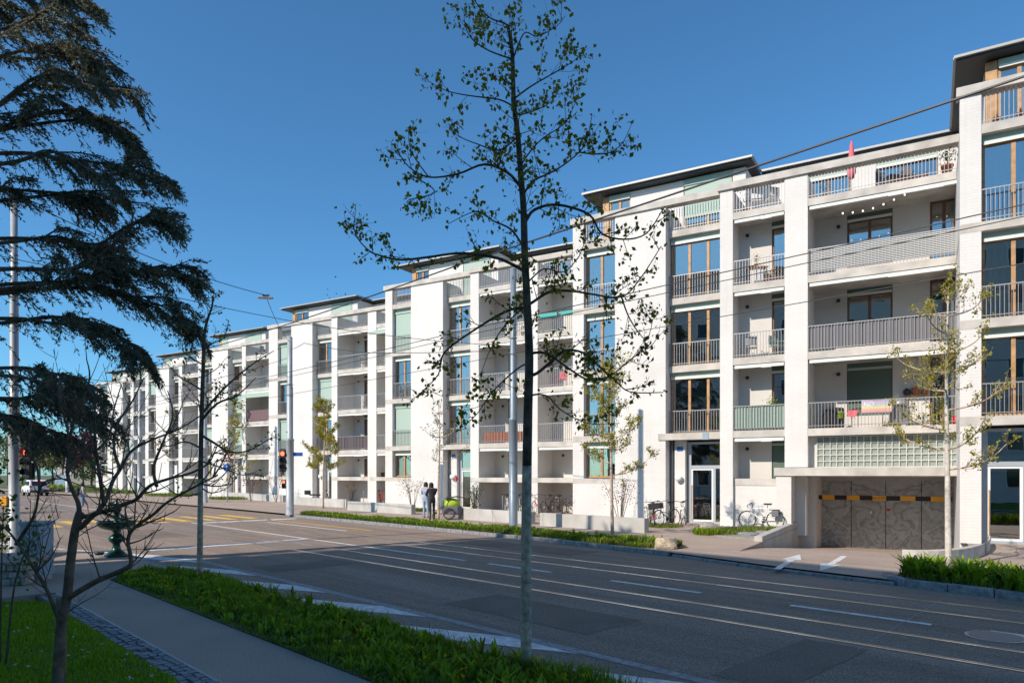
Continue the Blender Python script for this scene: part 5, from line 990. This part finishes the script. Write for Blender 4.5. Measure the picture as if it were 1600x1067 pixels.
person('person in pale blue denim jacket and jeans standing beside the trailer, seen from behind', b1, math.radians(65), j1, ('denim_pale', 'denim_pale', 'shoe', 'skin'), 1); person('person in dark coat and black trousers bending towards the companion', b2, math.radians(115), j2, ('jacket', 'jacket', 'black', 'skin'), 1)
j3 = dict(std); j3.update(knl=(.22, .09, .52), anl=(.26, .1, .10), knr=(.0, -.09, .48), anr=(-.28, -.1, .14), elr=(.05, -.24, 1.13), wrr=(.22, -.22, 1.02), ell=(-.1, .25, 1.14), wrl=(-.05, .26, .9), shorts=True)
b3 = gp(129, 803, -.1); pp = person('pedestrian in grey hoodie and shorts with dark backpack crossing the road', b3, math.radians(35), j3, ('hoodie', 'denim', 'shoe', 'skin')); bp_ = MB(); bp_.box(-.30, -.13, -.15, .15, 1.05, 1.47); o = bp_.build('backpack', 'jacket', None, bevel=.05); o.location = b3; o.rotation_euler = (0, 0, math.radians(35)); tag(o, 'dark backpack worn by the crossing pedestrian', 'backpack')
# ================================================================ CAR
cp = Vector(gp(55, 774, -.1)); CA = thing('parked_car', 'white car with raised rear seen from behind, far left on the road', 'car', tuple(cp), math.atan2(RY, RX)+.0)   # drives away along the road
prof = [(-2.1, .45), (-2.15, .75), (-2.05, 1.0), (-1.75, 1.55), (-1.5, 1.64), (.2, 1.66), (.7, 1.5), (1.2, 1.05), (2.05, .92), (2.2, .7), (2.15, .35), (-2.0, .35)]
m = MB(); m.prism(prof, -.86, .86); m.v = [(x, z_*(1 if y < 1.02 else .86), y) for x, y, z_ in m.v]; m.build('body', 'car_white', CA, bevel=.08)
m = MB(); m.v = [(-2.06, -.66, 1.06), (-2.06, .66, 1.06), (-1.82, .58, 1.5), (-1.82, -.58, 1.5), (-2.08, -.66, 1.06), (-2.08, .66, 1.06), (-1.84, .58, 1.5), (-1.84, -.58, 1.5)]; m.f = [(0,1,2,3),(7,6,5,4),(0,3,7,4),(1,0,4,5),(2,1,5,6),(3,2,6,7)]; m.build('rear_window', 'car_glass', CA)
for s in (-1, 1):
    box('side_window', 'car_glass', CA, -1.55, .55, s*.80-.05, s*.80+.05, 1.12, 1.48); box('tail_light', 'red', CA, -2.20, -2.08, s*.72-.12, s*.72+.12, .88, 1.04, .02)
    for x in (-1.35, 1.35): w_ = MB().disc((x, s*.78, .33), .34, (0, 1, 0), .2, 20).build('wheel', 'rubber', CA); MB().disc((x, s*.87, .33), .2, (0, 1, 0), .04, 14).build('rim', 'metal', w_)
box('bumper', 'metal_dark', CA, -2.22, -2.08, -.82, .82, .38, .58, .03); box('brake_light', 'red_lamp', CA, -1.80, -1.74, -.2, .2, 1.58, 1.63); box('number_plate', 'white', CA, -2.175, -2.15, -.26, .26, .68, .79)
# ================================================================ FAR BACKGROUND ON THE LEFT
def far_block(label, px0, px1, ytop, Z, m, rows, cols):
    x0 = at(px0, 741, Z)[0]; x1 = at(px1, 741, Z)[0]; h = at(0, ytop, Z)[2]; B = thing('distant_building', label, 'building', (x0, Z, -.1)); W_ = x1-x0; box('wall', m, B, 0, W_, 0, 10, 0, h); box('roof', 'roof_dark', B, -.2, W_+.2, -.2, 10.2, h, h+.3)
    for r_ in range(rows):
        for c in range(cols): x = W_*(c+.25)/cols; w_ = box('window', 'white', B, x, x+W_*.5/cols, -.08, .02, h*(r_+.35)/rows, h*(r_+.8)/rows); box('pane', 'car_glass', w_, x+.08, x+W_*.5/cols-.08, -.1, -.08, h*(r_+.35)/rows+.08, h*(r_+.8)/rows-.08)
far_block('grey block far down the road behind the yellowish trees', 86, 122, 694, 150, 'concrete_wall', 3, 4); far_block('low brownish building far behind the red tree', 112, 152, 700, 145, 'stone', 2, 4)
ib = (at(95, 741, 88)[0], 88, -.1); IB = thing('information_board', 'pale blue information column far down the road', 'board', ib, 0); box('panel', 'cabinet', IB, -.6, .6, -.1, .1, .1, 2.1, .02); box('foot', 'metal', IB, -.5, .5, -.15, .15, 0, .1)
hd = thing('hedge', 'clipped green hedge along the far left road edge', 'hedge', (at(75, 741, 84)[0], 84, -.1)); rs = np.random.RandomState(9); leaves('foliage', np.column_stack([rs.uniform(-4, 4, 1800), rs.uniform(-.6, .6, 1800), rs.uniform(0, 1.0, 1800)]), .25, 'leaf_bright', hd); box('stems', 'bark', hd, -3.9, 3.9, -.4, .4, 0, .6)
# ================================================================ THINGS ON THE BALCONIES
PLN = {}
def pot(label, loc, h=.3, leafm='leaf_shrub', ph=.5, seed=1, col='terracotta', n=90, size=.07):
    o = thing('potted_plant', label, 'plant', loc); MB().lathe([(0, 0), (h*.32, 0), (h*.45, h*.88), (h*.5, h*.88), (h*.5, h), (h*.4, h), (h*.38, h*.85), (0, h*.85)], 14).build('pot', col, o, True); rs = np.random.RandomState(seed); P = rs.normal(size=(n, 3))*np.array([ph*.2, ph*.2, ph*.2])+np.array([0, 0, h+ph*.45]); P[:, 2] = np.maximum(P[:, 2], h); leaves('foliage', P, size, leafm, o, .5, -.3, rs)
    q = MB(); q.tube([(0, 0, h*.8), (.02, 0, h+ph*.5)], .012, 4); q.build('stem', 'bark', o); return o
def chair(label, loc, rz, m='white_metal'):
    o = thing('garden_chair', label, 'chair', loc, rz); box('seat', m, o, -.22, .22, -.22, .22, .42, .45); box('backrest', m, o, -.22, .22, .20, .23, .5, .88, .02)
    for x in (-.2, .2):
        for y in (-.2, .2): MB().tube([(x, y, 0), (x, y, .43 if y < 0 else .86)], .013, 5).build('leg', m, o)
        MB().tube([(x, -.2, .43), (x, -.2, .64), (x, .2, .66)], .012, 5).build('armrest', m, o)
    return o
def table(label, loc, rz, m='wood', w_=.7, l=.9):
    o = thing('garden_table', label, 'table', loc, rz); box('table_top', m, o, -l/2, l/2, -w_/2, w_/2, .70, .73)
    for x in (-l/2+.06, l/2-.06):
        for y in (-w_/2+.06, w_/2-.06): MB().tube([(x, y, 0), (x, y, .7)], .018, 5).build('leg', 'metal_dark', o)
    return o
def cloth(label, i, x0, x1, z0, z1, y, m, wav=.012, name='privacy_screen', waves=9, cat='screen'):
    q = MB(); n = 60; f = lambda k: y+wav*math.sin(k/n*waves*6.28)+wav*.5*math.sin(k*.9)
    for k in range(n): a, b = x0+(x1-x0)*k/n, x0+(x1-x0)*(k+1)/n; q.poly([(a, f(k), z0), (b, f(k+1), z0), (b, f(k+1), z1), (a, f(k), z1)])
    o = q.build(name, m); o.location = fc(U0[i], HV[i]); o.rotation_euler = (0, 0, HROT); md = o.modifiers.new('th', 'SOLIDIFY'); md.thickness = .004; return tag(o, label, cat)
D = D1; (a0, a1), (w0, w1) = D['bays']; F1, F2, F3, F4 = [z+TH for z in FZ]; YR = -.4+.06
cloth('dark grey cloth screen along the wide balcony railing', 1, w0+.03, 15.15, F2+.06, F2+.98, YR+.035, 'fabric_grey', .014, waves=14); cloth('striped pale green cloth screen on the narrow balcony railing', 1, a0+.05, a1-.03, F1+.05, F1+.98, YR+.035, 'fabric_green', .012, waves=12)
q = MB(); zz = F3+.12                                                # woven screen on the third floor: slats and gaps
sc = thing('woven_screen', 'white woven lattice screen along the wide third-floor balcony', 'screen', fc(U0[1], HV[1]), HROT)
q = MB()
for k in range(40): a_, b_ = w0+.1+(15.02-w0)*k/40, w0+.1+(15.02-w0)*(k+1)/40; q.poly([(a_, YR+.03, F3+.14), (b_, YR+.03, F3+.14), (b_, YR+.03, F3+.95), (a_, YR+.03, F3+.95)])
q.build('net', 'fabric_grey', sc)
for k in range(13): box('band', 'curtain', sc, w0+.1, 15.12, YR-.024, YR-.020, F3+.16+k*.062, F3+.181+k*.062)
cloth('brown wooden-look screen on the balcony above the round blue sign', 4, HH[4][1]['bays'][0][0]+.05, HH[4][1]['bays'][0][1]-.3, F2+.06, F2+1.0, YR-.03, 'fabric_mauve', .006); cloth('grey slatted screen on the balcony of the house behind the traffic light', 3, HH[3][1]['bays'][0][0]+.05, HH[3][1]['bays'][0][1]-.03, F1+.06, F1+1.0, YR+.04, 'fabric_mauve', .02, waves=16); cloth('reddish screen on the low balcony behind the thick pole', 2, HH[2][1]['bays'][0][0]+.3, HH[2][1]['bays'][0][1]-.05, F1+.04, F1+.62, YR+.05, 'terracotta', .02, waves=12)
# rainbow banner
bn = thing('rainbow_banner', 'rainbow-striped banner with pale lettering tied to the balcony railing', 'banner', l1(0, 0), HROT); bx, bw, bz = 12.05, .98, F1+.52
for k, c in enumerate([(.55, .06, .08), (.62, .20, .05), (.66, .48, .10), (.30, .42, .20), (.20, .30, .50), (.36, .14, .38)]):
    mm = 'rb%d' % k; mat(mm, tuple(.6*x+.28 for x in c), .85); q = MB(); n = 14; f = lambda t_: YR-.03-.02*math.sin(t_*5); g_ = lambda t_: .05*math.sin(t_*3.14)*(k/5.)
    for j in range(n): a, b = j/n, (j+1)/n; q.poly([(bx+bw*a, f(a), bz+.08*k-g_(a)), (bx+bw*b, f(b), bz+.08*k-g_(b)), (bx+bw*b, f(b), bz+.08*(k+1)-g_(b)), (bx+bw*a, f(a), bz+.08*(k+1)-g_(a))])
    q.build('stripe', mm, bn)
text('NO', .22, 'white', bn, (bx+bw*.25, YR-.062, bz+.29))
def B1(x, y, z): return l1(x, y, z)
G_ = 'things on the balconies of the garage house'
ps = thing('parasol', 'closed pink and white parasol on the top terrace of the garage house', 'parasol', B1(11.6, .9, F4)); MB().tube([(0, 0, 0), (0, 0, 2.35)], .02, 6).build('pole', 'white_metal', ps); MB().lathe([(.02, 2.4), (.07, 2.2), (.13, 1.6), (.17, 1.15), (.10, .95), (.03, .9)], 10).build('canopy', 'pink', ps, True); MB().lathe([(.2, 0), (.2, .06), (.05, .1)], 14).build('base', 'concrete', ps)
pot('large terracotta pot with a small tree at the right end of the top terrace', B1(14.75, .1, F4), .42, 'leaf_dark', .7, 3, n=160, size=.1)
for k in range(6): pot('small terracotta pot in the row along the top terrace railing', B1(13.0+.22*k, -.15, F4), .18, 'leaf_shrub', .14, 20+k, n=14, size=.05)['group'] = 'row of pots on the top terrace'
chair('wicker garden chair on the top terrace left of the potted row', B1(12.75, .5, F4), .4, 'fabric_grey'); chair('wicker garden chair on the top terrace behind the potted row', B1(13.5, .6, F4), -.3, 'fabric_grey'); table('low table on the top terrace between the two chairs', B1(13.1, 1.2, F4), .1, 'metal_dark')
pot('green bushy plant at the left end of the wide top terrace', B1(10.7, .2, F4), .25, 'leaf_shrub', .5, 31)
chair('white chair on the narrow top-floor balcony, left one', B1(8.2, .1, F4), 2.9); chair('white chair on the narrow top-floor balcony, right one', B1(8.75, .2, F4), 3.4); pot('leafy dark plant on the narrow top-floor balcony', B1(7.75, .2, F4), .3, 'leaf_dark', .6, 32)
table('wooden table with flowers on the narrow third-floor balcony', B1(8.2, .1, F3), 0, 'wood', .5, .8); pot('flowering plant on the wooden table, narrow third-floor balcony', B1(8.2, .05, F3+.73), .16, 'leaf_spring', .4, 33, 'white')
for k in range(4): pot('small terracotta pot lined up on the narrow third-floor balcony', B1(8.6+.18*k, -.18, F3), .2, 'leaf_shrub', .3, 40+k, n=40)['group'] = 'pots on the narrow third-floor balcony'
b_ = box('white_crate', 'white', None, -.2, .2, -.15, .15, 0, .9, .02); b_.location = B1(8.3, -.05, F3+.73-.6); b_.scale = (.8, .8, .5); tag(b_, 'white folded drying rack on the narrow third-floor balcony', 'rack')
chair('white armchair on the narrow second-floor balcony', B1(8.95, .15, F2), .6, 'fabric_green'); chair('metal chair at the left of the narrow second-floor balcony', B1(8.0, .1, F2), 2.8, 'metal'); pot('trailing green plant behind the striped screen', B1(8.8, .05, F1+.75), .18, 'leaf_bright', .5, 51, n=120)
# first floor wide balcony
table('long dark table on the wide first-floor balcony', B1(12.3, .35, F1), 0, 'wood_dark', .6, 1.3); gr = thing('gas_grill', 'grey gas grill on the wide first-floor balcony', 'grill', B1(13.25, .3, F1), 0); box('cart', 'metal', gr, -.28, .28, -.22, .22, .1, .75, .02); MB().lathe([(.0, 0), (.33, 0), (.31, .12), (.2, .22), (0, .24)], 16, (0, 0, .78)).build('lid', 'metal', gr, True); box('side_shelf', 'metal', gr, .28, .55, -.2, .2, .72, .75)
for x in (-.25, .25): MB().tube([(x, -.2, 0), (x, -.2, .12)], .03, 6).build('wheel', 'rubber', gr)
o = thing('covered_furniture', 'dark covered furniture at the left of the wide first-floor balcony', 'cover', B1(11.0, .35, F1)); box('cover', 'jacket', o, -.35, .35, -.25, .25, 0, .82, .08)
o = MB().lathe([(0, 0), (.075, 0), (.095, .22), (.1, .22), (.1, .24), (0, .23)], 14).build('lime_bucket', 'lime', None, True, B1(11.35, -.43, F1+.35)); tag(o, 'lime green bucket hung on the first-floor railing', 'bucket')
q = MB(); n = 16
for k in range(n): a, b = k/n, (k+1)/n; q.poly([(.34*a, -.01*math.sin(9*a), .0), (.34*b, -.01*math.sin(9*b), 0), (.34*b-.03, -.01*math.sin(9*b), -.14-.12*math.sin(3.14*b)), (.34*a-.03, -.01*math.sin(9*a), -.14-.12*math.sin(3.14*a))])
o = q.build('red_cloth', 'pink', None, False, B1(11.6, -.43, F1+.62)); o.rotation_euler = (0, 0, HROT); o.modifiers.new('t', 'SOLIDIFY').thickness = .01; tag(o, 'small red and white cloth hung on the first-floor railing', 'cloth')
sh = thing('wall_shelf', 'small wall shelf under the clay pots on the wide first-floor balcony', 'shelf', B1(13.75, 1.36, F1+1.22), HROT); box('board', 'wood', sh, -.42, .42, -.1, .06, 0, .03); box('bracket', 'black', sh, -.3, -.28, -.08, .06, -.18, 0); box('bracket', 'black', sh, .28, .3, -.08, .06, -.18, 0)
for k, (x, c) in enumerate(((-.28, 'metal_dark'), (.0, 'terracotta'), (.3, 'terracotta'))): o = MB().lathe([(0, 0), (.08, 0), (.13, .12), (.12, .24), (.05, .28), (.06, .32), (0, .32)], 14).build('clay_pot', c, None, True, B1(13.75+x, 1.33, F1+1.26)); o.scale = (1, 1, (.8, 1, .6)[k]); tag(o, ['dark jug on the wall shelf of the first-floor balcony', 'large round terracotta pot on the wall shelf', 'small terracotta pot at the right end of the wall shelf'][k], 'pot')
o = MB().lathe([(0, 0), (.13, 0), (.13, .3), (0, .3)], 14).build('red_bin', 'red', None, True, B1(15.0, -.1, F1)); tag(o, 'red bucket at the right end of the first-floor balcony', 'bucket')
o = box('vase', 'white', None, -.14, .14, -.1, .1, 0, .32, .05); o.location = B1(14.0, -.1, F1+.05); tag(o, 'white planter box at the railing of the first-floor balcony', 'planter')
lf = thing('string_lights', 'string of small bulbs hanging under the wide third-floor balcony ceiling', 'string lights', fc(U0[1], HV[1]), HROT); pts = [(11.4+3.4*k/20, -.2, FZ[3]-TH-.45-.12*math.sin(k*.31)+.018*k) for k in range(21)]; MB().tube(pts, .006, 4).build('cord', 'black', lf)
for p in pts[::2]: MB().lathe([(0, -.05), (.03, -.02), (.03, .0), (.012, .03)], 8).build('bulb', 'bulb', lf, True, p)
# window boxes, pots and chairs on other houses
D2 = HH[2][1]['bays']; 
for k in range(2): o = thing('flower_box', ['long teal flower box on the balcony rail right of the big tree', 'second teal flower box right of the first'][k], 'flower box', l_(2, D2[1][0]+.7+1.3*k, -.42, F3+.80), HROT); box('trough', 'teal', o, -.55, .55, -.1, .1, 0, .2, .02); rs = np.random.RandomState(90+k); leaves('plants', np.column_stack([rs.uniform(-.5, .5, 70), rs.uniform(-.08, .08, 70), rs.uniform(.2, .34, 70)]), .07, 'leaf_shrub', o)
item = 0
for i in (2, 3, 4, 5):
    for bi, (a, b) in enumerate(HH[i][1]['bays']):
        for k in range(1, 4):
            rng = random.Random(i*100+bi*10+k); nm = {2: 'house behind the big tree', 3: 'house behind the traffic light', 4: 'fifth house from the right', 5: 'second house from the far end'}[i]; fl = ['', 'second', 'third', 'top'][k]; sd_ = 'left' if bi == 0 else 'right'; x = a+(b-a)*rng.uniform(.25, .7)
            if b-a < .9: continue
            if rng.random() < .75: chair('chair on the %s %s-floor balcony of the %s' % (sd_, fl, nm), l_(i, x, .2, FZ[k]+TH), HROT+rng.uniform(0, 6), rng.choice(('white_metal', 'fabric_grey', 'pink')))
            if rng.random() < .7: pot('potted plant on the %s %s-floor balcony of the %s' % (sd_, fl, nm), l_(i, a+(b-a)*rng.uniform(.75, .9), -.1, FZ[k]+TH), .25, rng.choice(('leaf_shrub', 'leaf_bright')), .5, i*37+k)
D3 = HH[3][1]['bays']
for k in range(3): pot(['dark pot with thin stalks on the ledge left of the low window', 'terracotta pot in the middle of the ledge beside the low window', 'terracotta pot next to the low window of the house behind the tree'][k], l_(3, D3[1][0]+.45+.5*k, -.25, 1.93), .32, 'leaf_far', .5, 77+k, ('metal_dark', 'terracotta', 'terracotta')[k], 40, .05)
for k in range(2): pot(['terracotta pot at the left on the top terrace at the right edge', 'terracotta pot at the right on the top terrace at the right edge'][k], l_(0, .95+.6*k, .35, F4), .24, 'leaf_shrub', .15, 95+k, n=12)
